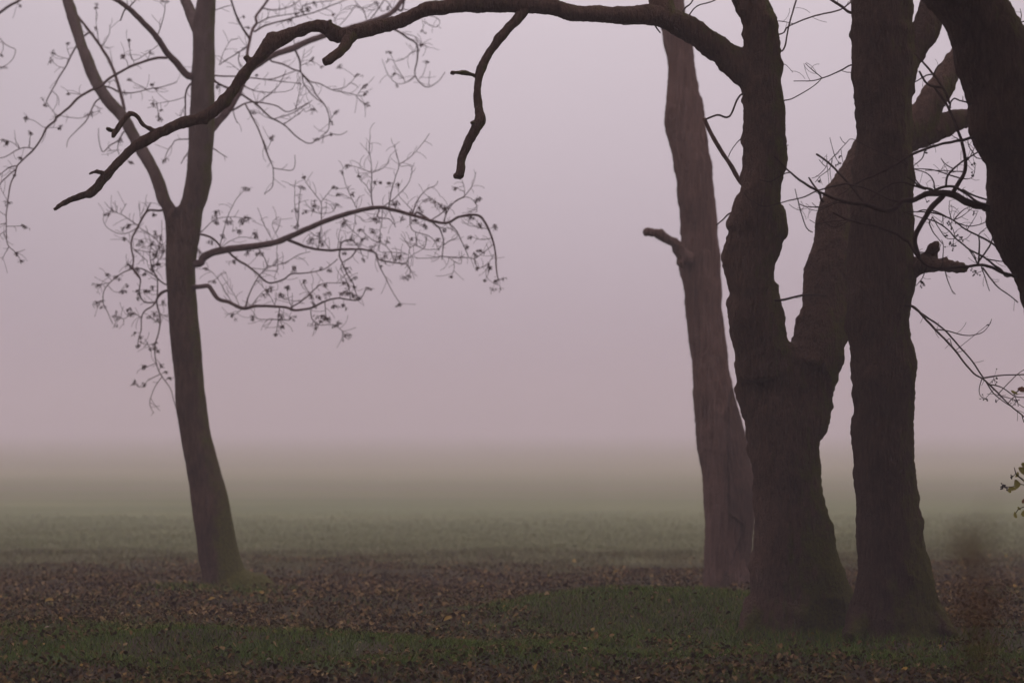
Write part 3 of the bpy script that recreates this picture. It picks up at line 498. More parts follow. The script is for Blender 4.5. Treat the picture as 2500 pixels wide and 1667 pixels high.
for i in range(n1 - 1):
    for j in range(24):
        a0 = i * 25 + j
        mb.f.append((a0, a0 + 1, a0 + 26, a0 + 25)); mb.f.append((off + a0, off + a0 + 25, off + a0 + 26, off + a0 + 1))
    for j in (0, 24):
        a0 = i * 25 + j; mb.f.append((a0, a0 + 25, off + a0 + 25, off + a0))
for r0 in (0, n1 - 1):
    for j in range(24):
        a0 = r0 * 25 + j; mb.f.append((a0, a0 + 1, off + a0 + 1, off + a0))
bo = mb.build('bark', BARK_DEAD, np.array(snag.location), snag)
p = poly(circ([('E', 330, 330, 40), ('E', 285, 300, 42), ('E', 240, 228, 32), ('E', 205, 213, 24), ('E', 160, 185, 26), ('E', 110, 168, 20), ('E', 62, 170, 14)]), SD + .05, SD - .25)
solid('branch_stub', [p, poly(circ([('E', 290, 345, 40), ('E', 250, 345, 18)]), SD)], WOOD_DEAD, snag, .011, .016, .008, 18, 4.0, 1, .035)

# ------------------------------------------------------------------ the big forked tree
CD = 19.6
o = at(px('H', 990, 1200), CD)
oak = thing('forked_tree', (o[0], CD, float(ground_z(o[0], CD))), 'big dark tree forking low, its long crooked branch arching over to the left', 'tree')
c_main = poly(outline([('H', 1350, 585, 1410), ('H', 1260, 630, 1365), ('H', 1150, 655, 1345), ('H', 1010, 680, 1318), ('H', 950, 692, 1290), ('H', 830, 702, 1240), ('H', 690, 712, 1200), ('H', 560, 718, 1170), ('H', 430, 725, 1148), ('H', 315, 727, 1125), ('H', 200, 706, 1116), ('H', 100, 690, 1116), ('H', 10, 668, 1118),
    ('E', 1325, 650, 1165), ('E', 1230, 630, 1190), ('E', 1120, 605, 1210), ('E', 1020, 608, 1240), ('E', 940, 640, 1225), ('E', 880, 730, 1140), ('E', 840, 850, 1020)]), CD)
c_left = poly(outline([('E', 1040, 608, 980), ('E', 930, 612, 950), ('E', 850, 606, 930), ('E', 720, 570, 905), ('E', 650, 556, 893), ('E', 580, 575, 885), ('E', 470, 560, 852), ('E', 380, 540, 852), ('E', 290, 530, 872), ('E', 215, 573, 895), ('E', 130, 565, 918), ('E', 40, 580, 912),
    ('D', 1235, 592, 886), ('D', 1200, 620, 885), ('D', 1120, 640, 888), ('D', 1020, 653, 905), ('D', 900, 660, 896), ('D', 800, 657, 905), ('D', 650, 648, 896), ('D', 540, 638, 882), ('D', 400, 645, 886), ('D', 290, 658, 884), ('D', 180, 655, 866), ('D', 90, 632, 838), ('D', 0, 590, 806), ('D', -160, 510, 730), ('D', -420, 400, 590)]), CD, CD - .3)
c_right = poly(outline([('E', 1040, 820, 1235), ('E', 950, 880, 1250), ('E', 850, 942, 1270), ('E', 720, 976, 1300), ('E', 640, 1012, 1316), ('E', 440, 1031, 1345), ('E', 320, 1060, 1372), ('E', 200, 1085, 1392), ('E', 130, 1076, 1400), ('E', 40, 1100, 1425),
    ('D', 1150, 1172, 1460), ('D', 1030, 1234, 1515), ('D', 930, 1292, 1580), ('D', 840, 1325, 1660), ('D', 770, 1345, 1700)]), CD, CD + .9)
c_la = poly(circ([('D', 1500, 900, 95), ('D', 1620, 850, 88), ('D', 1750, 800, 80), ('D', 1880, 748, 68), ('D', 2000, 716, 60), ('D', 2150, 680, 52), ('D', 2350, 640, 44), ('D', 2600, 560, 36)]), CD + .9, CD + 1.6)
c_lb = poly(circ([('D', 1560, 900, 100), ('D', 1650, 800, 92), ('D', 1742, 695, 88), ('D', 1850, 525, 78), ('D', 1955, 340, 70), ('D', 2060, 160, 62), ('D', 2140, -20, 56), ('D', 2220, -250, 48)]), CD + .9, CD + 1.4)
c_arch0 = poly(circ([('D', 770, 560, 95), ('D', 720, 480, 98), ('D', 640, 412, 96), ('D', 520, 310, 81), ('D', 430, 245, 82), ('D', 350, 186, 84)]), CD - .2, CD - .2)
croots = [poly(circ([('H', 760, 1080, 110), ('H', 690, 1200, 70), ('H', 630, 1290, 30)]), CD, CD - .5), poly(circ([('H', 1180, 1050, 110), ('H', 1280, 1130, 80), ('H', 1370, 1230, 40)]), CD, CD - .4)]
solid('trunk', [c_main, c_left, c_right, c_la, c_lb, c_arch0] + croots, BARK_OAK, oak, .020, .022, .014, 36, 1.0, 12, .045, {0: (1, .58)})
c_arch = poly(circ([('D', 640, 412, 82), ('D', 520, 310, 78), ('D', 430, 245, 81), ('D', 350, 186, 84), ('D', 280, 152, 82), ('D', 170, 105, 72), ('D', 60, 92, 66), ('D', 0, 93, 58), ('X', 1490, 36, 22), ('X', 1400, 33, 22), ('X', 1365, 22, 21), ('C', 2338, 48, 60), ('C', 2150, 35, 58), ('C', 1900, 25, 57), ('C', 1840, 32, 63), ('C', 1750, 25, 57), ('C', 1600, 50, 57), ('C', 1480, 66, 52), ('C', 1400, 102, 47), ('C', 1300, 147, 52), ('C', 1180, 178, 54), ('C', 1100, 200, 50), ('C', 1000, 217, 50), ('C', 930, 235, 53), ('C', 865, 225, 58), ('C', 795, 182, 56), ('C', 720, 180, 43), ('C', 640, 200, 42), ('C', 540, 248, 53), ('C', 475, 278, 58), ('C', 415, 325, 50), ('C', 365, 385, 40), ('C', 330, 415, 36), ('C', 265, 495, 37), ('C', 215, 570, 37), ('C', 165, 640, 40), ('C', 100, 710, 45),
    ('A', 1405, 765, 47), ('A', 1300, 810, 37), ('A', 1200, 835, 34), ('A', 1100, 878, 33), ('A', 1000, 928, 33), ('A', 910, 985, 31), ('A', 850, 1035, 29), ('A', 770, 1115, 28), ('A', 700, 1195, 29), ('A', 640, 1270, 28), ('A', 595, 1303, 28), ('A', 535, 1320, 24), ('A', 440, 1356, 22), ('A', 390, 1388, 20), ('A', 358, 1412, 12)]), CD - .2, CD - 1.0)
c_knobs = [poly(circ([('A', 1380, 790, 40), ('A', 1375, 835, 22)]), c_arch.near(np.array(px('A', 1380, 790)))[2]), poly(circ([('A', 600, 1310, 24), ('A', 600, 1332, 13)]), c_arch.near(np.array(px('A', 600, 1310)))[2]), poly(circ([('C', 310, 415, 30), ('C', 265, 380, 18)]), c_arch.near(np.array(px('C', 310, 415)))[2]),
           poly(circ([('C', 460, 250, 45), ('C', 450, 222, 25)]), c_arch.near(np.array(px('C', 460, 250)))[2]), poly(circ([('C', 830, 165, 45), ('C', 815, 150, 35)]), c_arch.near(np.array(px('C', 830, 165)))[2])]
c_arch.r = [r_ * .93 for r_ in c_arch.r]
arch = solid('branch', [c_arch] + c_knobs, BARK_OAK, oak, .010, .012, .006, 20, 6.0, 1, .024)
def sub_solid(name, rows, d0, d1, parent, voxel=.009, seed=0., knob=.014):
    b = solid(name, [poly(circ(rows), d0, d1)] if rows and isinstance(rows[0], tuple) else [poly(circ(r), d0, d1) for r in rows], BARK_OAK, oak, voxel, .009, .005, 16, seed, 1, knob * 1.4)
    b.parent = parent; return b
dd = c_arch.near(np.array(px('C', 2120, 60)))[2]
sub_solid('hanging_branch', [[('C', 2160, 40, 36), ('C', 2110, 115, 34), ('C', 2035, 195, 31), ('C', 1965, 275, 30), ('C', 1905, 370, 28), ('C', 1858, 460, 31), ('C', 1838, 545, 26), ('C', 1830, 650, 29), ('C', 1843, 740, 32), ('C', 1852, 805, 36), ('C', 1812, 880, 29), ('C', 1768, 955, 28), ('C', 1740, 1025, 27), ('C', 1722, 1085, 26), ('C', 1722, 1120, 30), ('C', 1712, 1180, 27), ('C', 1708, 1198, 16)], [('C', 1712, 1175, 20), ('C', 1685, 1183, 16)], [('C', 1845, 520, 20), ('C', 1800, 505, 14), ('C', 1745, 490, 13), ('C', 1700, 489, 11), ('C', 1655, 490, 6)], [('C', 1835, 825, 16), ('C', 1790, 826, 8)]], dd, dd - .4, arch, seed=2.)
dd = c_arch.near(np.array(px('C', 960, 240)))[2]
sub_solid('branch_stub', [('C', 985, 225, 50), ('C', 955, 290, 42), ('C', 915, 345, 34), ('C', 870, 375, 33), ('C', 840, 400, 34), ('C', 800, 420, 27)], dd, dd - .2, arch, seed=5.)
dd = c_arch.near(np.array(px('A', 1040, 890)))[2]
sub_solid('twig', [[('A', 1060, 890, 24), ('A', 1020, 872, 19), ('A', 965, 843, 17), ('A', 935, 800, 16), ('A', 905, 768, 15), ('A', 873, 762, 15), ('A', 840, 795, 15), ('A', 800, 850, 16), ('A', 765, 900, 15), ('A', 757, 925, 9)], [('A', 775, 885, 14), ('A', 740, 875, 12), ('A', 715, 862, 9)]], dd, dd - .1, arch, .007, 8., .006)
dd = c_arch.near(np.array(px('A', 700, 1180)))[2]
sub_solid('twig', [('A', 710, 1180, 24), ('A', 685, 1162, 15), ('A', 650, 1152, 12), ('A', 620, 1160, 8), ('A', 597, 1170, 4)], dd, dd - .05, arch, .006, 11., .002)
dd = c_arch.near(np.array(px('D', 170, 105)))[2]
sub_solid('branch_stub', [('D', 185, 110, 75), ('D', 165, 40, 72), ('D', 140, -40, 66), ('D', 100, -180, 58), ('D', 60, -380, 48)], dd, dd + .4, arch, .016, 13.)
def twig_of(root, par, frame, pts, r0, r1, drift=None, spurs=0, mat=None, n=6, name='twig', host=None):
    q = grow(frame, pts, r0, r1, par, True, drift); m = MB(); add_tube(m, q, n, 5, .14, RND.random() * 40, .8)
    if spurs: spur(m, q, spurs, 12, 45, .5)
    ob = m.build(name, mat or TWIG, np.array(root.location), host or root); return q, ob
twig_of(oak, c_left, 'D', [(640, 575), (570, 705), (500, 696), (430, 722)], 2.3, 2.2, -.3)
twig_of(oak, c_left, 'D', [(650, 1110), (580, 1000), (500, 880), (440, 765), (420, 720)], 6, 5, .3, 0, WOOD_DEAD, 10, 'branch')
twig_of(oak, c_left, 'D', [(655, 835), (590, 900), (565, 950)], 1.4, .9, .1)
twig_of(oak, c_left, 'D', [(585, 1285), (530, 1330), (492, 1362)], 2.6, 1.4, .1)
twig_of(oak, c_left, 'E', [(885, 575), (950, 560), (1030, 545), (1100, 545), (1160, 550)], 3.0, 2.0, -.5, 2)
twig_of(oak, c_right, 'P', [(580, 800), (530, 700), (490, 640), (440, 570), (390, 490)], 3.6, 1.8, -.2, 0, None, 8)
twig_of(oak, c_left, 'D', [(890, 205), (930, 160), (1080, 100), (1240, 60), (1310, 10)], 1.6, 1.8, .8, 4)
twig_of(oak, c_left, 'D', [(890, 310), (930, 160), (975, 0), (990, -60)], 1.8, 1.8, .5, 3)
twig_of(oak, c_left, 'D', [(860, 130), (960, 145)], 1.2, .8, .1, 1)
twig_of(oak, c_left, 'D', [(890, 610), (960, 592), (1080, 522), (1130, 475)], 1.5, 1.1, .3, 1)
twig_of(oak, c_left, 'D', [(890, 385), (930, 410), (955, 440)], .9, .6, .1, 1)
twig_of(oak, c_left, 'D', [(895, 882), (930, 878)], 1.3, .9, 0)
twig_of(oak, c_arch, 'D', [(300, 55), (340, 20), (380, -60)], 2.4, 1.6, .2)
twig_of(oak, c_arch, 'D', [(330, 90), (375, 40), (480, 5), (560, -60)], 1.9, 1.2, .3, 1)
twig_of(oak, c_arch, 'D', [(120, 150), (155, 200)], 2.4, 1.6, .1)

# ------------------------------------------------------------------ the straight trunk beside it
DD = 18.9
o = at(px('H', 1560, 1230), DD)
straight = thing('straight_tree', (o[0], DD, float(ground_z(o[0], DD))), 'straight dark tree trunk with a broken jagged branch stub, just right of the forked tree', 'tree')
d_main = poly(outline([('H', 1360, 1190, 1990), ('H', 1260, 1235, 1935), ('H', 1170, 1272, 1885), ('H', 1050, 1311, 1838), ('H', 920, 1342, 1800), ('H', 800, 1352, 1770), ('H', 650, 1350, 1735), ('H', 450, 1337, 1710), ('H', 300, 1325, 1696), ('H', 150, 1315, 1690), ('H', 0, 1313, 1683),
    ('E', 1250, 1330, 1673), ('E', 1130, 1322, 1686), ('E', 1050, 1315, 1702), ('E', 980, 1306, 1706), ('E', 900, 1298, 1692), ('E', 820, 1290, 1668), ('E', 700, 1284, 1656), ('E', 560, 1284, 1672), ('E', 460, 1285, 1692), ('E', 380, 1288, 1700), ('E', 200, 1296, 1682), ('E', 0, 1306, 1678),
    ('D', 1150, 1314, 1680), ('D', 1000, 1325, 1677), ('D', 900, 1336, 1677), ('D', 780, 1337, 1682), ('D', 640, 1336, 1668), ('D', 500, 1318, 1690), ('D', 400, 1313, 1700), ('D', 250, 1311, 1682), ('D', 130, 1310, 1664), ('D', 0, 1308, 1674), ('D', -160, 1306, 1676), ('D', -420, 1310, 1660)]), DD)
d_limb = poly(circ([('D', 1540, 560, 110), ('D', 1600, 430, 102), ('D', 1655, 325, 92), ('D', 1745, 190, 92), ('D', 1800, 60, 84), ('D', 1850, -80, 76), ('D', 1920, -300, 62)]), DD, DD + .5)
d_roots = [poly(circ([('H', 1450, 1080, 120), ('H', 1360, 1180, 80), ('H', 1290, 1260, 40)]), DD, DD - .4), poly(circ([('H', 1720, 1050, 100), ('H', 1830, 1150, 65), ('H', 1930, 1230, 26)]), DD, DD - .4)]
solid('trunk', [d_main, d_limb] + d_roots, BARK_DARK, straight, .019, .020, .013, 36, 4.0, 4, .035)
st = solid('branch_stub', [poly(circ([('E', 1600, 430, 80), ('E', 1680, 385, 62), ('E', 1740, 362, 52), ('E', 1830, 364, 42), ('E', 1920, 373, 35), ('E', 1990, 386, 26)]), DD, DD - .3), poly(circ([('E', 1765, 355, 62), ('E', 1785, 318, 48), ('E', 1797, 285, 36), ('E', 1803, 258, 26)]), DD, DD - .2), poly(circ([('E', 1790, 275, 20), ('E', 1786, 232, 6)]), DD - .15), poly(circ([('E', 1808, 262, 20), ('E', 1826, 224, 5)]), DD - .2), poly(circ([('E', 1850, 345, 26), ('E', 1890, 322, 7)]), DD - .2), poly(circ([('E', 1940, 355, 22), ('E', 2018, 384, 8)]), DD - .2, DD - .3), poly(circ([('E', 1930, 395, 18), ('E', 2010, 405, 9)]), DD - .2, DD - .3), poly(circ([('E', 1800, 280, 18), ('E', 1840, 268, 9)]), DD - .1)], BARK_OAK, straight, .010, .014, .008, 18, 7., 1, .045)
T = lambda f, pts, r0, r1, dr=None, sp=0, n=6, name='twig', par=None, host=None: twig_of(straight, par or d_main, f, pts, r0, r1, dr, sp, None, n, name, host)
T('D', [(1320, 392), (1240, 430), (1130, 475), (1060, 490), (960, 492)], 2.4, .9, .4, 2)
T('D', [(1130, 472), (1080, 430), (1030, 385)], 1.3, .8, .2, 3, 6, 'twig', Poly([px('D', 1320, 392), px('D', 1130, 475)], [DD, DD + .3], [2, 2]))
T('D', [(1315, 80), (1250, 40), (1180, -5), (1120, -50)], 4.4, 3.2, .3, 1)
T('D', [(1310, 440), (1270, 435), (1240, 425)], 1.2, .8, .2)
q, ob = T('J', [(60, 122), (150, 200), (220, 275), (330, 390), (450, 540), (525, 590), (600, 660), (700, 760), (784, 830), (900, 960)], 3.2, 1.2, -1.4, 4, 8, 'branch')
T2 = lambda f, pts, r0, r1, sp=1: T(f, pts, r0, r1, None, sp, 6, 'twig', q, ob)
T2('J', [(70, 128), (150, 185), (270, 270), (380, 390), (450, 470), (525, 580)], 2.2, 1.6, 2)
T2('J', [(222, 275), (290, 280), (410, 310), (510, 295), (560, 250), (577, 205)], 1.6, .8, 2)
T2('J', [(525, 582), (640, 565), (784, 560), (900, 550)], 1.8, 1.2, 1); T2('J', [(740, 560), (790, 525)], 1.1, .8, 0)
T2('J', [(515, 590), (498, 650), (505, 695), (530, 712)], 1.3, .7, 0); T2('J', [(550, 622), (640, 640), (720, 695), (784, 705), (860, 700)], 1.5, .9, 2)
T2('J', [(545, 610), (590, 680), (650, 730), (705, 765)], 1.5, 1.0, 1); T2('J', [(620, 690), (690, 710), (740, 725)], 1.2, .7, 1); T2('J', [(725, 700), (740, 740), (784, 770)], 1.2, .8, 0); T2('J', [(310, 330), (330, 390), (360, 415), (410, 405)], .9, .6, 1); T2('J', [(770, 820), (784, 865)], 1.2, .8, 0)
BERRY = flat_mat('dark_berry', (.010, .006, .008), (.022, .013, .014))
def berries(frame, x, y, size, cnt, poly_, root, host, rnd=random.Random(8)):
    c2 = np.array(px(frame, x, y)); L, c, d, r = poly_.near(c2); m = MB(); C3 = at(c2, d); s = size / FR[frame][2] / FPX * d
    m.tube([at(c, d), C3], [.0022, .0018], 4)
    for _ in range(cnt):
        v = np.array([rnd.gauss(0, .5) for _ in range(3)]) * s; e = C3 + v; rr = rnd.uniform(.0045, .0065)
        m.tube([C3, e], [.0013, .001], 3)
        m.tube([e + np.array((0, 0, -rr)), e + np.array((0, 0, -rr * .6)), e, e + np.array((0, 0, rr * .6)), e + np.array((0, 0, rr))], [rr * .2, rr * .8, rr, rr * .8, rr * .2], 6)
    return m.build('berry_cluster', BERRY, np.array(root.location), host)
for x, y, s_, c_ in ((590, 590, 35, 9), (535, 715, 28, 8), (735, 730, 30, 8), (605, 735, 14, 3), (555, 240, 18, 4)): berries('J', x, y, s_, c_, q, straight, ob)

# ------------------------------------------------------------------ the near leaning trunk, right edge, and its twigs
ED = 16.5
e_main = poly(outline([('D', -420, 1420, 1900), ('D', -160, 1610, 2120), ('D', 0, 1752, 2240), ('D', 100, 1828, 2292), ('D', 200, 1880, 2356), ('D', 310, 1905, 2420), ('D', 460, 1950, 2486), ('D', 560, 1995, 2530), ('D', 650, 2010, 2550), ('D', 780, 2020, 2580), ('D', 920, 2098, 2630), ('D', 1040, 2120, 2660), ('D', 1200, 2132, 2700), ('D', 1290, 2124, 2705), ('D', 1400, 2150, 2740), ('D', 1500, 2196, 2790),
    ('E', 330, 2240, 2850), ('E', 460, 2290, 2900), ('E', 600, 2332, 2960), ('E', 690, 2356, 3000), ('E', 900, 2430, 3080), ('E', 1200, 2530, 3200), ('E', 1600, 2650, 3340), ('E', 2000, 2745, 3480), ('E', 2400, 2800, 3600), ('E', 2700, 2790, 3720), ('E', 2900, 2770, 3780)]), ED - .2, ED)
o = at(px('E', 3260, 2790), ED)
lean = thing('leaning_tree', (o[0], ED, float(ground_z(o[0], ED))), 'near black tree trunk leaning in from the right edge, with bare twigs reaching left', 'tree')
solid('trunk', [e_main], BARK_DARK, lean, .020, .018, .011, 34, 12., 4, .025)
def lean_branch(frame, pts, r0, r1, twigs=(), drift=-.2, n=9, spurs=0, par=None):
    q = grow(frame, pts, r0, r1, par or e_main, True, drift); m = MB(); add_tube(m, q, n, 5, .16, RND.random() * 40, 1.2, 14.)
    if spurs: spur(m, q, spurs, 10, 34, .5)
    ob = m.build('branch', TWIG, np.array(lean.location), lean); ps = [q]
    for f, pp, ra, rb, *sp in twigs:
        t = grow(f, pp, ra, rb, near_of(ps, px(f, *pp[0])), True); mm = MB(); add_tube(mm, t, 6, 5, .14, RND.random() * 40, .8); spur(mm, t, sp[0] if sp else 2, 9, 34, .5)
        mm.build('twig', TWIG, np.array(lean.location), ob); ps.append(t)
    return q, ob, ps
P1 = ('P', [(1882, 705), (1720, 775), (1580, 790), (1500, 870), (1380, 915), (1250, 880), (1100, 830), (950, 820), (780, 775), (650, 730), (480, 650), (300, 540), (150, 420), (0, 270), (-60, 220)])
b = [px('I', *q_) for q_ in ((850, 815), (790, 800), (700, 785), (600, 745), (520, 695), (420, 672), (330, 675))] + [px('P', *q_) for q_ in P1[1]]
lb1 = lean_branch('X', b, 12.5, 1.2, [
    ('I', [(400, 700), (300, 800), (220, 920), (150, 1050), (130, 1130), (150, 1220), (175, 1290)], 7, 5.5, 2), ('I', [(490, 680), (560, 560), (605, 480), (615, 380), (600, 270), (570, 150), (540, 60), (490, -60), (420, -200), (300, -360)], 5.6, 2.6, 3), ('I', [(300, 660), (400, 615), (500, 610), (560, 640), (640, 690), (720, 750), (800, 785)], 4, 3, 3),
    ('I', [(590, 640), (680, 690), (830, 740)], 2, 2, 2), ('I', [(430, 610), (440, 520), (500, 440), (590, 370), (700, 300), (775, 265)], 2.6, 1.6, 5), ('I', [(300, 640), (180, 610), (110, 550), (60, 520)], 3.2, 2, 2), ('I', [(290, 650), (190, 600), (130, 530), (110, 460)], 2.2, 1.2, 3), ('I', [(320, 620), (300, 540), (240, 480), (110, 440)], 1.8, .9, 3), ('I', [(560, 530), (430, 490), (300, 450), (110, 440)], 1.8, 1.0, 3),
    ('I', [(560, 465), (400, 460), (230, 455)], 1.4, .8, 4), ('I', [(500, 440), (430, 400), (380, 340)], 1.3, .8, 1), ('I', [(600, 535), (670, 530), (700, 480), (710, 410)], 1.4, .7, 3), ('I', [(640, 360), (720, 200)], 1.4, .8, 2), ('I', [(700, 300), (650, 230), (640, 170)], 1.4, .9, 1), ('I', [(690, 300), (720, 335), (780, 345)], 1.4, 1.0, 1),
    ('P', [(1580, 800), (1450, 780), (1280, 700), (1100, 620), (950, 590)], 1.8, 1.6, 2), ('P', [(1110, 830), (1000, 690), (900, 570), (780, 440), (640, 300), (485, 190)], 2.2, 2.4, 2), ('P', [(1050, 920), (1140, 810), (1250, 700), (1400, 590), (1560, 545), (1720, 590), (1882, 640)], 1.0, 2.6, 3), ('P', [(780, 775), (640, 830), (520, 862), (380, 865), (270, 830)], 1.5, 1.1, 3),
    ('P', [(870, 820), (750, 810), (620, 870), (500, 910), (380, 888)], 1.2, .8, 3), ('P', [(640, 850), (520, 880), (430, 810)], 1.0, .7, 1), ('P', [(950, 830), (900, 700), (1000, 600), (1010, 480)], .9, .6, 2), ('P', [(160, 425), (80, 440), (-20, 500), (-110, 540), (-240, 520)], 1.5, .8, 2), ('P', [(1250, 880), (1120, 860), (980, 900), (940, 960)], 1.0, .6, 2)], -.3, 12)
b = [px('I', *q_) for q_ in ((760, 150), (700, 135), (620, 160), (450, 190), (250, 245), (110, 300))] + [px('P', *q_) for q_ in ((1700, 200), (1550, 290), (1430, 360), (1280, 440), (1100, 510), (950, 590), (880, 572), (700, 600), (500, 660), (330, 740), (200, 770), (30, 812))] + [px('D', *q_) for q_ in ((880, 1228), (780, 1247), (700, 1210), (660, 1165))]
lb2 = lean_branch('X', b, 4.6, .8, [('P', [(1430, 360), (1370, 345), (1280, 370), (1160, 440), (1160, 465)], 1.2, .7, 1), ('I', [(230, 250), (200, 340), (110, 420)], 1.5, 1.0, 2), ('I', [(290, 230), (250, 180), (280, 200), (350, 215)], 1.2, .7, 3), ('I', [(560, 165), (500, 130), (470, 100)], 1.4, .8, 2), ('P', [(950, 590), (870, 660), (760, 720)], .9, .6, 1), ('P', [(470, 670), (560, 720), (620, 715)], .8, .5, 1), ('P', [(250, 765), (290, 930), (360, 1130), (440, 1190)], 1.3, 1.2, 1), ('P', [(240, 755), (215, 635)], 1.0, .8, 0), ('P', [(290, 915), (200, 880), (140, 830)], .8, .6, 0), ('P', [(290, 915), (340, 850)], .7, .5, 0)], -.3, 8)
b = [px('I', *q_) for q_ in ((1090, 1475), (1060, 1462), (950, 1425), (850, 1380), (740, 1362), (600, 1375), (400, 1388), (270, 1375), (185, 1310), (120, 1220), (60, 1130))] + [px('P', *q_) for q_ in ((1640, 1300), (1550, 1235), (1420, 1170), (1250, 1115), (1100, 1080), (900, 1030), (800, 985), (700, 940))]
lb3 = lean_branch('X', b, 4.6, 2.2, [('I', [(740, 1355), (745, 1250), (750, 1150), (740, 1080)], 2.2, 1.6, 1), ('I', [(730, 1350), (790, 1260), (850, 1170), (885, 1080)], 2.4, 1.8, 3), ('I', [(730, 1350), (700, 1290), (640, 1200)], 1.8, 1.2, 2), ('I', [(770, 1385), (800, 1470), (830, 1560), (845, 1610)], 1.5, .9, 1), ('I', [(780, 1385), (850, 1480), (930, 1575), (1050, 1660), (1120, 1720)], 2.0, 1.2, 3), ('I', [(415, 1390), (440, 1490), (480, 1590), (520, 1640)], 1.5, .8, 2), ('I', [(235, 1400), (200, 1490), (140, 1560)], 1.3, .8, 2), ('I', [(400, 1290), (405, 1170), (385, 1120)], 1.3, .8, 1), ('P', [(1090, 1085), (1180, 1140), (1280, 1125)], 1.0, .7, 1), ('P', [(900, 1030), (780, 1040), (640, 1055), (500, 1080), (400, 1030)], 1.1, .7, 2), ('P', [(900, 1040), (800, 1100), (700, 1120), (600, 1060), (540, 990)], 1.1, .7, 2), ('P', [(1000, 960), (920, 1010), (830, 1020)], .8, .5, 1),
    ('I', [(170, 1235), (240, 1240), (340, 1235), (380, 1160)], 1.3, .8, 2)], -.3, 9)
lb4 = lean_branch('I', [(1000, 1270), (960, 1240), (880, 1160), (740, 1080), (600, 1010), (480, 920), (330, 870), (130, 850), (20, 860)], 3.4, 1.2, [('I', [(480, 920), (460, 830), (465, 740)], 1.1, .6, 4), ('I', [(550, 960), (640, 990), (740, 975), (820, 945)], 1.5, 1.0, 2), ('I', [(430, 900), (330, 850), (210, 835), (150, 855)], 2.4, 1.2, 2), ('I', [(400, 890), (400, 990), (380, 940)], 1.1, .6, 3), ('I', [(520, 910), (600, 830), (660, 800)], 1.6, .8, 3), ('I', [(500, 930), (590, 890), (700, 800)], 1.2, .7, 2), ('I', [(640, 1010), (720, 880), (725, 840)], 1.0, .6, 1), ('I', [(750, 1060), (830, 990)], 1.0, .6, 0)], .3, 8)
lb5 = lean_branch('I', [(1050, 1460), (950, 1400), (780, 1280), (640, 1200), (520, 1100), (420, 1000), (300, 935), (130, 890), (40, 850)], 3.2, 1.2, [('I', [(270, 960), (310, 1050), (400, 1160)], 1.6, 1.0, 1), ('I', [(300, 900), (350, 990), (430, 1100), (520, 1110)], 1.4, .8, 2), ('I', [(520, 1100), (490, 1000), (460, 960)], 1.1, .6, 3), ('I', [(560, 1120), (620, 1110), (670, 1060)], 1.0, .6, 1), ('I', [(780, 1280), (850, 1310), (1010, 1330)], 1.6, 1.1, 2), ('I', [(640, 1200), (700, 1260), (720, 1320)], 1.2, .8, 1)], .4, 8)
lb6 = lean_branch('P', [(1650, 330), (1500, 250), (1200, 120), (945, 0), (860, 60), (720, 210), (640, 290), (600, 370), (500, 470), (430, 500)], 1.0, .8, [('P', [(720, 210), (690, 110), (660, -20)], .9, .6, 0), ('P', [(720, 205), (750, 260), (780, 310)], .9, .6, 1), ('P', [(690, 240), (660, 370), (540, 470), (470, 550)], 1.0, .7, 2), ('P', [(860, 60), (820, 30), (790, -30)], .9, .6, 0), ('P', [(800, 120), (820, 290)], .7, .5, 0), ('P', [(610, 350), (580, 330), (520, 260)], 1.0, .7, 1), ('P', [(620, 320), (640, 480), (650, 660)], .8, .5, 0), ('P', [(620, 340), (620, 190)], .8, .5, 0), ('P', [(660, 370), (675, 550)], .7, .5, 0)], .2, 6, 0, lb2[0])
lb7 = lean_branch('Q', [(720, 1250), (690, 1225), (600, 1205), (540, 1180), (495, 1220), (490, 1300)], 2.6, 1.6, [('Q', [(640, 1215), (640, 1150)], 1.0, .7, 0)], -.1, 7)
lb8 = lean_branch('Q', [(480, 1230), (430, 1100), (370, 1000), (290, 900), (160, 740), (60, 640)], 3.0, 2.2, [('Q', [(290, 900), (330, 810), (400, 760)], 1.6, .9, 1), ('Q', [(290, 890), (200, 905), (60, 990)], 1.8, 1.1, 1), ('Q', [(480, 1290), (440, 1260), (410, 1270)], 1.4, .9, 1), ('Q', [(400, 1050), (220, 1010), (120, 850)], 2.6, 2.2, 0)], .3, 7, 0, lb7[0])
lb9 = lean_branch('Q', [(1240, 300), (1310, 275), (1372, 260), (1480, 240)], 2.2, 1.4, [('Q', [(1330, 270), (1340, 180), (1325, 110)], 1.2, .7, 1), ('Q', [(1340, 270), (1360, 330), (1372, 370)], 1.2, .8, 1)], .2, 7)
for x, y, s_, c_, k in ((480, 960, 45, 10, 3), (560, 1090, 40, 8, 4), (495, 1175, 48, 14, 4), (715, 1440, 38, 11, 2), (190, 1530, 40, 12, 2), (690, 865, 18, 3, 3), (240, 285, 18, 3, 1), (690, 390, 24, 4, 0), (690, 500, 26, 5, 0), (245, 755, 14, 2, 0), (430, 1080, 18, 4, 4)):
    L = (lb1, lb2, lb3, lb4, lb5)[k]; berries('I', x, y, s_, c_, near_of(L[2], px('I', x, y)), lean, L[1])
for x, y, s_, c_ in ((785, 215, 25, 4), (780, 320, 22, 4), (730, 335, 16, 2), (520, 540, 18, 4)): berries('P', x, y, s_, c_, near_of(lb6[2], px('P', x, y)), lean, lb6[1])
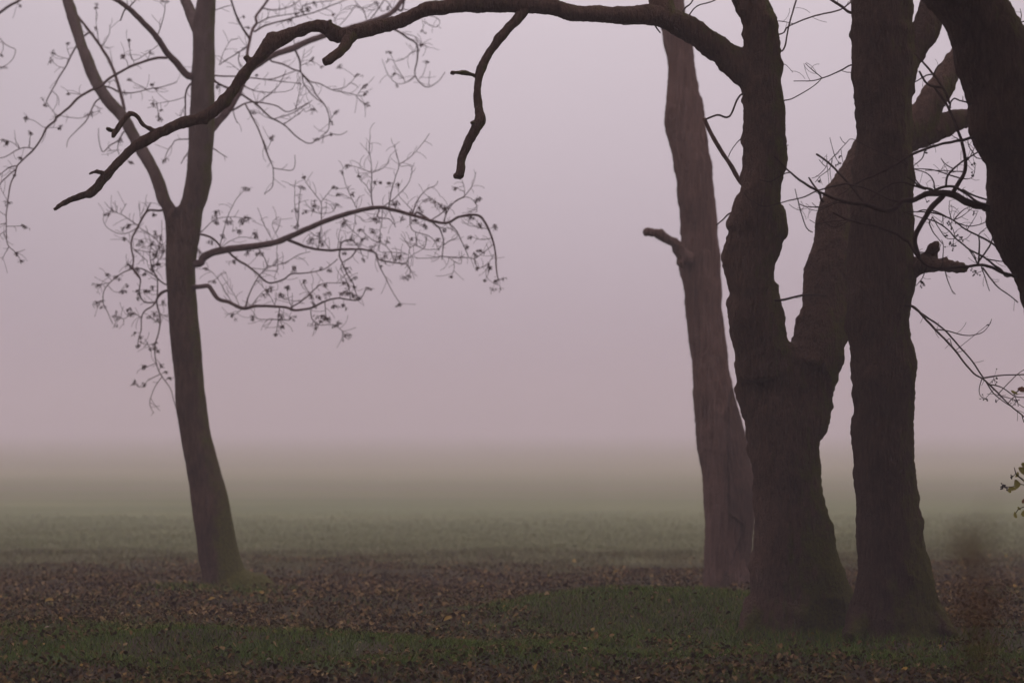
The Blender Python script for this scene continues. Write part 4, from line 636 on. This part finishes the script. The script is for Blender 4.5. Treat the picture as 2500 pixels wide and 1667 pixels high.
# ------------------------------------------------------------------ grove floor and field
def sheet(name, ys, hw0, hw1, nx, mat):
    ys = np.asarray(ys); V = []
    for y in ys:
        w = hw0 + (hw1 - hw0) * (y - ys[0]) / (ys[-1] - ys[0]); xs = np.linspace(-w, w, nx)
        V.append(np.stack([xs, np.full(nx, y), ground_z(xs, np.full(nx, y))], 1))
    V = np.concatenate(V); F = [(j * nx + i, j * nx + i + 1, (j + 1) * nx + i + 1, (j + 1) * nx + i) for j in range(len(ys) - 1) for i in range(nx - 1)]
    me = bpy.data.meshes.new(name); me.from_pydata(V.tolist(), [], F); me.update(); me.materials.append(mat)
    me.polygons.foreach_set('use_smooth', [True] * len(me.polygons))
    ob = bpy.data.objects.new(name, me); sc.collection.objects.link(ob); ob['kind'] = 'structure'; return ob
m, t, b = new_mat('grove_floor')
g = t.nodes.new('ShaderNodeNewGeometry'); ps = t.nodes.new('ShaderNodeSeparateXYZ'); t.links.new(g.outputs['Position'], ps.inputs[0])
lit = ramp(t, nz(t, 26, 6, (1, 1, 1), .7), [(.3, (.014, .010, .005)), (.5, (.036, .027, .012)), (.62, (.062, .046, .020)), (.75, (.12, .09, .042))])
soil = ramp(t, nz(t, 14, 6), [(.3, (.020, .014, .009)), (.7, (.06, .042, .026))])
grs = ramp(t, nz(t, 18, 5), [(.3, (.022, .042, .006)), (.7, (.06, .095, .016))])
mk = math_n(t, 'GREATER_THAN', 0, 1)
yy = math_n(t, 'ADD', ps.outputs['Y'], math_n(t, 'MULTIPLY', math_n(t, 'SUBTRACT', nz(t, .55, 6), .5), 6.0))
far = t.nodes.new('ShaderNodeMapRange'); far.inputs[1].default_value = 19.4; far.inputs[2].default_value = 20.4; t.links.new(yy, far.inputs[0])
near = mixc(t, ramp(t, nz(t, 1.1, 5), [(.50, (0, 0, 0)), (.68, (1, 1, 1))]), soil, grs)
edge = t.nodes.new('ShaderNodeMapRange'); edge.inputs[1].default_value = 27.5; edge.inputs[2].default_value = 31.5; t.links.new(yy, edge.inputs[0])
fgr = ramp(t, nz(t, 5, 6), [(.3, (.05, .056, .02)), (.7, (.095, .098, .036))])
col = mixc(t, edge.outputs[0], mixc(t, far.outputs[0], near, lit), fgr)
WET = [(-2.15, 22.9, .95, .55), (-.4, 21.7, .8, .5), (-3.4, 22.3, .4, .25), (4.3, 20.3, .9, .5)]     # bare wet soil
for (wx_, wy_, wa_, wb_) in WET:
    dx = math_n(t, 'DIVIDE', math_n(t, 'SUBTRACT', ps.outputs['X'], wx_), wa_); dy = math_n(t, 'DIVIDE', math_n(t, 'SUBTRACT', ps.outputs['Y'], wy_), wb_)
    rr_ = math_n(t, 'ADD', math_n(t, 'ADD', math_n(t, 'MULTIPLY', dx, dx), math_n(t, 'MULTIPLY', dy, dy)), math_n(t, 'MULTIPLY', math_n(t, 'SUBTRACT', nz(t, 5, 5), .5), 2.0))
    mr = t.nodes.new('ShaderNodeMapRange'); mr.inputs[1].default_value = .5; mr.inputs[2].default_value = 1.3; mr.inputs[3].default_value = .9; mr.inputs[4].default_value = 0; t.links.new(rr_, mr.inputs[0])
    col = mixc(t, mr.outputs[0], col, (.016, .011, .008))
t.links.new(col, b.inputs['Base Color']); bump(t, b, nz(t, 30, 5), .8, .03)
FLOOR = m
m, t, b = new_mat('field_grass')
g = t.nodes.new('ShaderNodeNewGeometry'); ps = t.nodes.new('ShaderNodeSeparateXYZ'); t.links.new(g.outputs['Position'], ps.inputs[0])
c1 = ramp(t, nz(t, .35, 6, (.35, 1, 1), .65), [(.3, (.112, .128, .058)), (.5, (.140, .154, .070)), (.7, (.175, .178, .085))])
c2 = mixc(t, .5, ramp(t, nz(t, 9, 6, (1, 1, 1), .7), [(.25, (.4, .4, .4)), (.75, (1.5, 1.5, 1.5))]), ramp(t, nz(t, .9, 5, (.06, 1, 1), .7), [(.3, (.55, .55, .55)), (.7, (1.45, 1.45, 1.45))]))   # mown streaks across the field
mm = t.nodes.new('ShaderNodeMixRGB'); mm.blend_type = 'MULTIPLY'; mm.inputs[0].default_value = 1; t.links.new(c1, mm.inputs[1]); t.links.new(c2, mm.inputs[2])
yy = math_n(t, 'ADD', ps.outputs['Y'], math_n(t, 'MULTIPLY', math_n(t, 'SUBTRACT', nz(t, .04, 4, (.3, 1, 1)), .5), 18.0))
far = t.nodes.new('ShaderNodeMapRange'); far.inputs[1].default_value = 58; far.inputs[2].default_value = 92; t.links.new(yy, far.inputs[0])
st = ramp(t, nz(t, .08, 5, (.2, 1, 1)), [(.3, (.205, .20, .115)), (.7, (.265, .25, .145))])  # far stubble, its colour lightened to match the fog near the horizon
trk = t.nodes.new('ShaderNodeValToRGB'); trk.color_ramp.elements[0].position = 0; trk.color_ramp.elements[1].position = 1
yn = math_n(t, 'DIVIDE', ps.outputs['Y'], 120.0)
for e_ in list(trk.color_ramp.elements)[1:]: trk.color_ramp.elements.remove(e_)
trk.color_ramp.elements[0].color = (0, 0, 0, 1)
for p_, v_ in ((.470, 0), (.478, .45), (.486, .45), (.494, 0), (.530, 0), (.540, .6), (.556, .6), (.566, 0)):
    q_ = trk.color_ramp.elements.new(p_); q_.color = (v_, v_, v_, 1)
t.links.new(yn, trk.inputs[0])
near_b = t.nodes.new('ShaderNodeMapRange'); near_b.inputs[1].default_value = 39; near_b.inputs[2].default_value = 29.0; t.links.new(math_n(t, 'ADD', ps.outputs['Y'], math_n(t, 'MULTIPLY', math_n(t, 'SUBTRACT', nz(t, .45, 6), .5), 9.0)), near_b.inputs[0])
straw = ramp(t, nz(t, 8, 6), [(.3, (.058, .052, .022)), (.7, (.115, .105, .045))])
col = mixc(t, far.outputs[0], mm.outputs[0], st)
col = mixc(t, trk.outputs[0], col, (.20, .16, .12))
col = mixc(t, near_b.outputs[0], col, straw)
t.links.new(col, b.inputs['Base Color']); bump(t, b, nz(t, 14, 5), .7, .04)
FIELD = m
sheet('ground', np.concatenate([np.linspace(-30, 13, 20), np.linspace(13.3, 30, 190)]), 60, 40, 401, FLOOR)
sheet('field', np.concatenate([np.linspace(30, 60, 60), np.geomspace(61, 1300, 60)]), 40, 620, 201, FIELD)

# ------------------------------------------------------------------ grass and fallen leaves (nobody could count them)
rng = np.random.default_rng(4)
def vnoise(x, y, s, seed=0.0):
    return np.array([noise.noise((a * s, b_ * s, seed)) for a, b_ in zip(x, y)])
def lattice(x, y, s, seed):                      # the same noise, read from a coarse table: quick for many points
    gx = np.arange(-9, 9.01, .12); gy = np.arange(12, 50.01, .12)
    tb = np.array([[noise.noise((a * s, b_ * s, seed)) for a in gx] for b_ in gy])
    i = np.clip((x + 9) / .12, 0, len(gx) - 1.01); j = np.clip((y - 12) / .12, 0, len(gy) - 1.01)
    i0 = i.astype(int); j0 = j.astype(int); u = i - i0; v = j - j0
    return (tb[j0, i0] * (1 - u) + tb[j0, i0 + 1] * u) * (1 - v) + (tb[j0 + 1, i0] * (1 - u) + tb[j0 + 1, i0 + 1] * u) * v
def scatter(n, y0, y1):
    y = np.sqrt(rng.uniform(y0 ** 2, y1 ** 2, n)); x = rng.uniform(-1, 1, n) * (y * 1250 / FPX * 1.45 + .6); return x, y
def quads_mesh(name, V, F, mat):
    me = bpy.data.meshes.new(name); nf, k = F.shape
    me.vertices.add(len(V)); me.vertices.foreach_set('co', V.astype(np.float32).ravel())
    me.loops.add(nf * k); me.loops.foreach_set('vertex_index', F.astype(np.int32).ravel())
    me.polygons.add(nf); me.polygons.foreach_set('loop_start', np.arange(0, nf * k, k, dtype=np.int32))
    me.update(calc_edges=True); me.validate(); me.materials.append(mat)
    ob = bpy.data.objects.new(name, me); sc.collection.objects.link(ob); return ob
def blades(name, x, y, h, w, lean_, mat):
    n = len(x); z = ground_z(x, y) - .006; a = rng.uniform(0, 2 * np.pi, n); f = rng.uniform(0, 2 * np.pi, n)
    base = np.stack([x, y, z], 1); s = np.stack([np.cos(a), np.sin(a), np.zeros(n)], 1) * (w / 2)[:, None]
    ld = np.stack([np.cos(f), np.sin(f), np.zeros(n)], 1) * (h * lean_)[:, None]
    up = np.stack([np.zeros(n), np.zeros(n), h], 1)
    V = np.stack([base - s, base + s, base + up * .55 + ld * .35 + s * .75, base + up * .55 + ld * .35 - s * .75, base + up * (1 - .25 * lean_)[:, None] + ld], 1).reshape(-1, 3)
    i = np.arange(n) * 5
    F = np.concatenate([np.stack([i, i + 1, i + 2], 1), np.stack([i, i + 2, i + 3], 1), np.stack([i + 3, i + 2, i + 4], 1)])
    return quads_mesh(name, V, F, mat)
GRASS = island_mat('grass_blades', [(0, (.026, .062, .004)), (.35, (.064, .132, .008)), (.7, (.115, .185, .016)), (.88, (.17, .18, .03)), (1, (.18, .125, .045))], .6)
STRAW = island_mat('dry_blades', [(0, (.05, .042, .018)), (.4, (.09, .076, .032)), (.75, (.125, .115, .045)), (1, (.19, .16, .075))], .8)
FIELDG = island_mat('field_blades', [(0, (.09, .112, .046)), (.5, (.14, .16, .066)), (.8, (.185, .19, .085)), (1, (.25, .20, .10))], .8)
# green grass: a strip across the front, the mound by the forked tree, thin patches between
x, y = scatter(400000, 15.2, 24.5)
n1_, n2_ = lattice(x, y, 1.1, 3.0), lattice(x, y, 3.3, 9.0)
strip = sm(16.3, 17.0, y + n1_ * .9) * (1 - sm(18.9, 19.9, y + n1_ * .8 - .7 * sm(-.8, -2.4, x)))
mound = sm(.16, .42, hump(x, y, 1.35, 20.7, 1.35, 1.35) + n1_ * .30 + n2_ * .22)
front = .07 + .42 * sm(.0, .4, n1_ + n2_ * .5)
litter_z = sm(19.2, 20.0, y)
right = .35 * sm(2.6, 3.4, x) * sm(-.1, .3, n1_) + .16 * sm(.1, .5, n2_ + n1_ * .6)
foot = .8 * sm(.2, .5, hump(x, y, 2.35, 19.2, .75, .5)) + .8 * sm(.2, .5, hump(x, y, 3.1, 18.6, .75, .5)) + .5 * sm(.2, .6, hump(x, y, -2.95, 24.3, .8, .6))
den = np.maximum.reduce([foot, strip * (.45 + .55 * sm(-.35, .2, n1_ + .4 * n2_)), mound, front * (1 - litter_z), .05 + 0 * x, right]) * (1 - .75 * sm(1.7, 2.4, x) * (1 - sm(18.6, 17.4, y)) * (1 - mound))
keep = rng.random(len(x)) < den
x, y, n2_, foot = x[keep], y[keep], n2_[keep], foot[keep]; n = len(x)
blades('grass', x, y, rng.uniform(.025, .075, n) * (1 + .5 * n2_) * (1 + .9 * foot), rng.uniform(.0035, .007, n), rng.uniform(.3, 1.1, n), GRASS)
sc.objects['grass']['kind'] = 'stuff'
x, y = scatter(130000, 19.5, 32.5); keep = rng.random(len(x)) < .15 + .5 * sm(0, .4, lattice(x, y, 1.3, 60.)) + .5 * sm(25, 29, y + lattice(x, y, .9, 5.) * 2); x, y = x[keep], y[keep]; n = len(x)
blades('dry_grass', x, y, rng.uniform(.03, .10, n), rng.uniform(.004, .008, n), rng.uniform(.4, 1.3, n), STRAW); sc.objects['dry_grass']['kind'] = 'stuff'
x, y = scatter(400000, 28.5, 50); keep = rng.random(len(x)) < sm(28.5, 32.5, y + lattice(x, y, .8, 2.) * 2.5) * (1 - sm(33, 50, y)); x, y = x[keep], y[keep]; n = len(x)
blades('field_grass', x, y, rng.uniform(.02, .055, n), rng.uniform(.005, .010, n), rng.uniform(.3, 1.0, n), FIELDG); sc.objects['field_grass']['kind'] = 'stuff'
LEAF = island_mat('fallen_leaves', [(0, (.024, .012, .005)), (.35, (.068, .036, .012)), (.65, (.122, .067, .022)), (.88, (.185, .112, .040)), (.975, (.25, .175, .080)), (.985, (.26, .18, .08)), (1, (.36, .22, .03))], .75)
def leaf_litter(name, x, y, size, mat, lift=.02):
    n = len(x); z = ground_z(x, y) + rng.uniform(0, lift, n); a = rng.uniform(0, 2 * np.pi, n); ti = rng.uniform(-.9, .9, n); tj = rng.uniform(-.7, .7, n)
    u = np.stack([np.cos(a) * np.cos(ti), np.sin(a) * np.cos(ti), np.sin(ti)], 1); v = np.stack([-np.sin(a) * np.cos(tj), np.cos(a) * np.cos(tj), np.sin(tj)], 1)
    c = np.stack([x, y, z + size * .3], 1); L = size[:, None]; wd = L * rng.uniform(.25, .42, n)[:, None]; cu = np.stack([0 * x, 0 * x, size * rng.uniform(.05, .4, n)], 1)
    V = np.stack([c - u * L * .5, c - u * L * .12 + v * wd + cu, c + u * L * .25 + v * wd * .8 + cu, c + u * L * .5, c + u * L * .25 - v * wd * .8 + cu, c - u * L * .12 - v * wd + cu, c], 1).reshape(-1, 3)
    i = np.arange(n) * 7
    F = np.concatenate([np.stack([i + p_, i + q_, i + 6], 1) for p_, q_ in ((0, 1), (1, 2), (2, 3), (3, 4), (4, 5), (5, 0))])
    return quads_mesh(name, V, F, mat)
x, y = scatter(310000, 15.2, 31)
n1_ = lattice(x, y, .9, 21.0)
den = np.where(y < 19.4, .10 + .25 * sm(0, .4, n1_) + .45 * sm(17.3, 16.5, y + .8 * n1_), .75) * (1 - sm(24.4, 31, y + n1_ * 4 + 1.5 * lattice(x, y, .35, 71.))) * (1 - .90 * sm(.2, .5, hump(x, y, 1.35, 20.7, 1.35, 1.35) + lattice(x, y, 1.1, 3.0) * .30 + lattice(x, y, 3.3, 9.0) * .22))
den = den * np.where(y < 19.4, 1, .45 + .55 * sm(-.35, .15, lattice(x, y, 1.7, 40.) + .5 * lattice(x, y, 4.5, 44.)))
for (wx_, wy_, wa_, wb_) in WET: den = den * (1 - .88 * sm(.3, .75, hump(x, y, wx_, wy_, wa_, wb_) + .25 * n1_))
keep = rng.random(len(x)) < den; x, y = x[keep], y[keep]
leaf_litter('leaf_litter', x, y, rng.uniform(.014, .042, len(x)) * rng.choice((.8, 1, 1.4), len(x)), LEAF); sc.objects['leaf_litter']['kind'] = 'stuff'

# ------------------------------------------------------------------ single leaves that stand out
YEL = island_mat('yellow_leaf', [(0, (.24, .15, .03)), (1, (.30, .20, .05))], .7); ORA = island_mat('orange_leaf', [(0, (.24, .10, .03)), (1, (.26, .12, .04))], .7)
PAL = island_mat('pale_leaf', [(0, (.30, .23, .18)), (1, (.34, .27, .21))], .7); LIM = island_mat('green_leaf', [(0, (.10, .14, .02)), (1, (.12, .16, .025))], .7)
def ground_hit(p):
    d = 14.0
    while d < 60:
        w = at(p, d)
        if w[2] <= float(ground_z(w[0], d)): return w, d
        d += .02
    return at(p, 25.), 25.
def one_leaf(f, x, y, Lp, ang, tilt, mat, label):
    w, d = ground_hit(px(f, x, y)); L = Lp / FPX * d; mb = MB(); n = 9
    org = np.array((w[0], w[1], float(ground_z(w[0], w[1])) + .035)); u = np.array((math.cos(ang), math.sin(ang) * .6, math.sin(tilt))); u /= np.linalg.norm(u)
    v = np.cross((0, -.55, .83), u); v /= np.linalg.norm(v); nn = np.cross(u, v)
    for i in range(n):
        s = i / (n - 1); wd = L * .27 * math.sin(math.pi * min(1, s * .96 + .04)) ** .8; mid = org + u * (s - .5) * L + nn * L * .12 * math.sin(math.pi * s)
        for k in (-1, -.5, 0, .5, 1): mb.v.append(mid + v * wd * k + nn * abs(k) * wd * .45)
    for i in range(n - 1):
        for k in range(4): a = i * 5 + k; mb.f.append((a, a + 1, a + 6, a + 5))
    nb = len(mb.v); mb.v += [p_ - nn * .0012 for p_ in mb.v[:nb]]; mb.f += [tuple(reversed([q_ + nb for q_ in f_])) for f_ in list(mb.f)]
    e = org + u * .5 * L; mb.tube([e - u * L * .05, e + u * L * .12, e + u * L * .25 + nn * L * .06], [.0018, .0014, .001], 5)
    o_ = mb.build('fallen_leaf', mat, org); o_.location = org; tag(o_, label, 'leaf', 'bright leaves lying on the ground')
for a in (('F', 1280, 1042, 18, .4, .3, YEL, 'yellow fallen leaf in front of the mossy foot of the ash tree'), ('F', 1298, 1090, 13, 2.2, .2, ORA, 'small orange fallen leaf on dark soil below the ash tree'),
          ('F', 1525, 1022, 12, .2, .5, ORA, 'orange fallen leaf by the mossy root of the ash tree'), ('F', 1580, 1005, 18, .3, .25, YEL, 'long yellow fallen leaf lying along the mossy ash root'), ('F', 1780, 992, 13, 1.1, .4, YEL, 'yellow fallen leaf at the far right tip of the ash root'),
          ('F', 300, 1052, 22, .2, .1, YEL, 'dull yellow fallen leaf alone in brown litter at far left'), ('G', 728, 1165, 24, .5, .35, YEL, 'large yellow fallen leaf in the middle of the brown leaf litter'), ('G', 770, 1428, 17, 1.2, .8, LIM, 'bright green leaf standing up in the grass at the bottom edge'),
          ('G', 180, 1356, 8, .9, .8, PAL, 'tiny pale leaf in the green grass strip near the front'), ('F', 1622, 1415, 12, .3, .2, PAL, 'pale tan leaf in the front grass below the ash tree'), ('F', 285, 1215, 11, .3, .3, PAL, 'pale leaf at the far left edge of the litter, above green grass'), ('G', 560, 1082, 13, 2.6, .3, ORA, 'tan orange leaf in the litter behind the large yellow one'), ('F', 740, 1130, 11, .2, .4, PAL, 'light brown leaf in litter between left edge and ash tree')):
    one_leaf(*a)
# ------------------------------------------------------------------ dry stalks
STALK = flat_mat('stalk_brown', (.025, .016, .012), (.06, .042, .032))
def stalk(f, x, y, top, label, lean_=0.0, forks=2):
    w, d = ground_hit(px(f, x, y)); h = (px(f, x, y)[1] - px(f, x, top)[1]) / FPX * d; z0 = float(ground_z(w[0], w[1])); org = np.array((w[0], w[1], z0)); mb = MB(); r_ = random.Random(int(x))
    P_ = [org + np.array((lean_ * h * s * s + .004 * math.sin(9 * s), .02 * s, -.02 + (h + .02) * s)) for s in np.linspace(0, 1, 9)]
    mb.tube(P_, [.006 - .003 * i / 8 for i in range(9)], 6)
    for i in range(forks * 3):
        s = P_[3 + i % 6]; a = r_.uniform(0, 6.28); e = s + np.array((math.cos(a) * .03, math.sin(a) * .03, .035)); mb.tube([s, (s + e) / 2 + np.array((0, 0, .004)), e], [.002, .0018, .0015], 4)
        mb.tube([e, e + np.array((0, 0, .006)), e + np.array((0, 0, .014))], [.002, .005, .001], 5)
    o_ = mb.build('dry_stalk', STALK, org); o_.location = org; tag(o_, label, 'plant', 'dry stalks standing in the litter')
stalk('G', 340, 965, 855, 'thin dark dry stalk standing upright in the leaf litter, mid picture', .02)
stalk('F', 800, 865, 822, 'short dark dry stalk at the field edge left of the ash tree', .2)
stalk('F', 290, 830, 795, 'short pale dry stalk at the field edge near the left side', -.2)
stalk('F', 2325, 960, 845, 'slender dry stalk in the litter right of the ash tree', .06)

# ------------------------------------------------------------------ leafy shrub reaching in at the right edge
HD = 17.0
o = at((2640, 1620), HD); shrub = thing('leafy_shrub', (o[0], HD, float(ground_z(o[0], HD))), 'shrub with yellow green leaves and dark berries poking in at the right edge', 'shrub')
def shrub_stem(rows, r0, r1):
    p = Poly([np.array(q_, float) for q_ in rows], [HD + .05 * math.sin(i * 1.7) for i in range(len(rows))], list(np.linspace(r0, r1, len(rows)))); m_ = MB(); add_tube(m_, p, 6, 8, .1, 3., 1.); return p, m_.build('stem', TWIG, np.array(shrub.location), shrub)
sh1, so1 = shrub_stem([(2640, 1635), (2625, 1480), (2600, 1340), (2560, 1240), (2520, 1190), (2494, 1168), (2480, 1155), (2476, 1140)], 4, .9)
sh2, so2 = shrub_stem([(2640, 1630), (2600, 1400), (2560, 1100), (2535, 985), (2515, 952), (2496, 949), (2482, 957), (2472, 966)], 4, .8)
sh3, so3 = shrub_stem([(2560, 1240), (2530, 1236), (2497, 1237), (2486, 1243), (2478, 1255)], 1.4, .8)
sh4, so4 = shrub_stem([(2516, 1187), (2492, 1182), (2470, 1188), (2455, 1188)], 1.2, .8)
LF = island_mat('shrub_leaf', [(0, (.12, .12, .025)), (.5, (.21, .19, .04)), (1, (.30, .25, .06))], .6, .55); LR = island_mat('red_leaf', [(0, (.10, .045, .025)), (1, (.2, .09, .04))], .6, .5)
def shrub_leaf(cx, cy, L, ang, mat, host, wd=.42, roll=.4):
    d = HD + .03 * math.sin(cx); c = at((cx, cy), d); s = L / FPX * d; u = np.array((math.cos(ang), .35 * math.sin(cx * 3), -math.sin(ang))); v = np.array((math.sin(ang), roll, math.cos(ang))); v /= np.linalg.norm(v); nn = np.cross(u, v); m_ = MB(); n = 9
    for i in range(n):
        q_ = i / (n - 1); w_ = s * wd * math.sin(math.pi * min(1, q_ * .95 + .05)) ** .75 * (1 + .12 * math.sin(i * 2.6))
        for k in (-1, -.5, 0, .5, 1): m_.v.append(c + u * (q_ - .5) * s + v * w_ * k * .9 + nn * (abs(k) * w_ * .35 + s * .12 * math.sin(math.pi * q_)))
    for i in range(n - 1):
        for k in range(4): a = i * 5 + k; m_.f.append((a, a + 1, a + 6, a + 5))
    m_.build('leaf', mat, np.array(shrub.location), host)
for cx, cy, L, ang, mt, wd in ((2493, 952, 20, .3, LR, .42), (2476, 957, 18, 3.7, LF, .22), (2480, 1182, 24, 1.4, LF, .42), (2472, 1191, 18, 3.4, LF, .32), (2465, 1196, 14, 4.4, LF, .36), (2482, 1158, 15, 2.0, LF, .35), (2494, 1150, 22, 1.0, LF, .40), (2502, 1140, 24, .9, LF, .4), (2479, 1256, 17, 4.4, LF, .26), (2488, 1240, 12, 3.9, LF, .26), (2500, 1252, 18, 4.9, LF, .36), (2500, 1222, 14, 5.2, LR, .34), (2508, 1178, 24, .5, LF, .4), (2520, 1200, 26, 5.4, LF, .4), (2540, 1150, 30, .9, LF, .42), (2560, 1290, 30, 4.9, LF, .4), (2590, 1220, 34, .4, LF, .42), (2610, 1380, 34, .2, LF, .42)):
    host = so2 if cy < 1000 else (so3 if cy > 1215 and cx < 2510 else (so4 if cx < 2490 and cy > 1165 else so1)); shrub_leaf(cx, cy, L, ang, mt, host, wd)
berries('R', 365, 1165, 34, 16, sh4, shrub, so4); berries('R', 436, 1082, 20, 9, sh1, shrub, so1)

# ------------------------------------------------------------------ tall dry weed close to the camera, far out of focus
WD = 3.3
o = at((2384, 1900), WD); weed = thing('dry_weed', (o[0], WD, 0), 'tall brown dry weed with bushy seed heads, blurred, right of the straight trunk', 'plant')
WEEDM = flat_mat('weed_brown', (.20, .11, .06), (.34, .20, .115)); wr = random.Random(31)
gz0 = float(ground_z(o[0], WD)); weed.location.z = gz0
for si in range(2):
    m_ = MB(); tx, ty = 2388 + wr.uniform(-34, 34), 1302 + si * 30 + wr.uniform(-10, 20); top = at((tx, ty), WD + wr.uniform(-.08, .08)); b0_ = np.array((o[0] + wr.uniform(-.02, .02), WD + wr.uniform(-.05, .05), gz0 - .02))
    P_ = [b0_ + (top - b0_) * s + np.array((.012 * math.sin(s * 3 + si), .01 * math.sin(s * 4), 0)) for s in np.linspace(0, 1, 14)]
    m_.tube(P_, [.0017 - .0009 * i / 13 for i in range(14)], 6); st_ = m_.build('stem', WEEDM, np.array(weed.location), weed)
    m_ = MB()
    for i in range(32):
        s = wr.uniform(.885, 1.0); a = wr.uniform(0, 6.28); p_ = P_[0] + (P_[-1] - P_[0]) * s; k = s * 13; i0 = min(12, int(k)); p_ = P_[i0] + (P_[i0 + 1] - P_[i0]) * (k - i0)
        e = p_ + np.array((math.cos(a), math.sin(a), wr.uniform(.4, 1.2))) * wr.uniform(.012, .035); m_.tube([p_, (p_ + e) / 2, e], [.0011, .0011, .0009], 4)
        m_.tube([e, e + np.array((0, 0, .004)), e + np.array((0, 0, .011))], [.0012, .0034, .0006], 5)
    m_.build('seed_head', WEEDM, np.array(weed.location), st_)

# ------------------------------------------------------------------ unseen dense wood, added behind and over the camera to shade the foreground
wr2 = np.random.default_rng(77); nW = 130000
wx = wr2.uniform(-26, 26, nW); wy = wr2.uniform(-32, 14.5, nW); wz = wr2.uniform(0, 9.2, nW)
floor_ = np.where(wy > -4, CAMH + .205 * np.maximum(wy, 0) + 1.2 + .9 * np.sin(wx * .8) * np.sin(wy * .6), 0)
floor_ = np.where((np.abs(wx) > 2.6 + .235 * np.maximum(wy, 0)) & (wy < 11), np.maximum(.2, floor_ * .35), floor_)
wz = floor_ + (9.2 - floor_) * wr2.random(nW) ** .8
kp = (wz < 9.2) & (np.abs(wx) < 26 - .3 * np.maximum(wy, 0)); wx, wy, wz = wx[kp], wy[kp], wz[kp]; nW = len(wx)
ta = wr2.normal(0, 1, (nW, 3)); ta /= np.linalg.norm(ta, axis=1)[:, None]; tb_ = np.cross(ta, wr2.normal(0, 1, (nW, 3))); tb_ /= np.linalg.norm(tb_, axis=1)[:, None]
cW = np.stack([wx, wy, wz], 1); sz = wr2.uniform(.12, .24, nW)[:, None]
V = np.stack([cW - ta * sz, cW + tb_ * sz * .55, cW + ta * sz, cW - tb_ * sz * .55], 1).reshape(-1, 3); iW = np.arange(nW) * 4
V_tr = MB()
for k_ in range(26):
    tx_, ty_ = wr2.uniform(-24, 24), wr2.uniform(-30, -5); V_tr.tube([(tx_, ty_, -.2), (tx_ + .1, ty_, 3), (tx_ + .3, ty_ + .2, 8.8)], [.28, .2, .09], 8)
nv0 = len(V_tr.v); V = np.concatenate([np.array(V_tr.v), V]); me = bpy.data.meshes.new('shade_woodland')
me.from_pydata(V.tolist(), [], V_tr.f + [tuple(int(q_) for q_ in r_) for r_ in np.stack([iW, iW + 1, iW + 2, iW + 3], 1) + nv0]); me.update()
me.materials.append(island_mat('shade_foliage', [(0, (.012, .012, .007)), (.5, (.03, .026, .014)), (1, (.06, .042, .022))]))
wd_ = bpy.data.objects.new('shade_woodland', me); sc.collection.objects.link(wd_); wd_['kind'] = 'stuff'

# ------------------------------------------------------------------ fog: one box of even density round everything but the sky
FOG_DENSITY = .0082
me = bpy.data.meshes.new('haze'); X, Y0, Y1, Z0, Z1 = 700, -40, 1400, -1.6, 9.5
me.from_pydata([(-X, Y0, Z0), (X, Y0, Z0), (X, Y1, Z0), (-X, Y1, Z0), (-X, Y0, Z1), (X, Y0, Z1), (X, Y1, Z1), (-X, Y1, Z1)], [], [(0, 3, 2, 1), (4, 5, 6, 7), (0, 1, 5, 4), (1, 2, 6, 5), (2, 3, 7, 6), (3, 0, 4, 7)])
hz = bpy.data.objects.new('haze', me); sc.collection.objects.link(hz); hz['kind'] = 'stuff'
m = bpy.data.materials.new('haze'); m.use_nodes = True; t = m.node_tree; t.nodes.clear()
ou = t.nodes.new('ShaderNodeOutputMaterial'); pv = t.nodes.new('ShaderNodeVolumePrincipled')
pv.inputs['Color'].default_value = (.97, .905, .945, 1); pv.inputs['Density'].default_value = FOG_DENSITY; pv.inputs['Anisotropy'].default_value = -0.58
pv.inputs['Density Attribute'].default_value = ''
t.links.new(pv.outputs[0], ou.inputs['Volume']); me.materials.append(m); m.cycles.homogeneous_volume = True
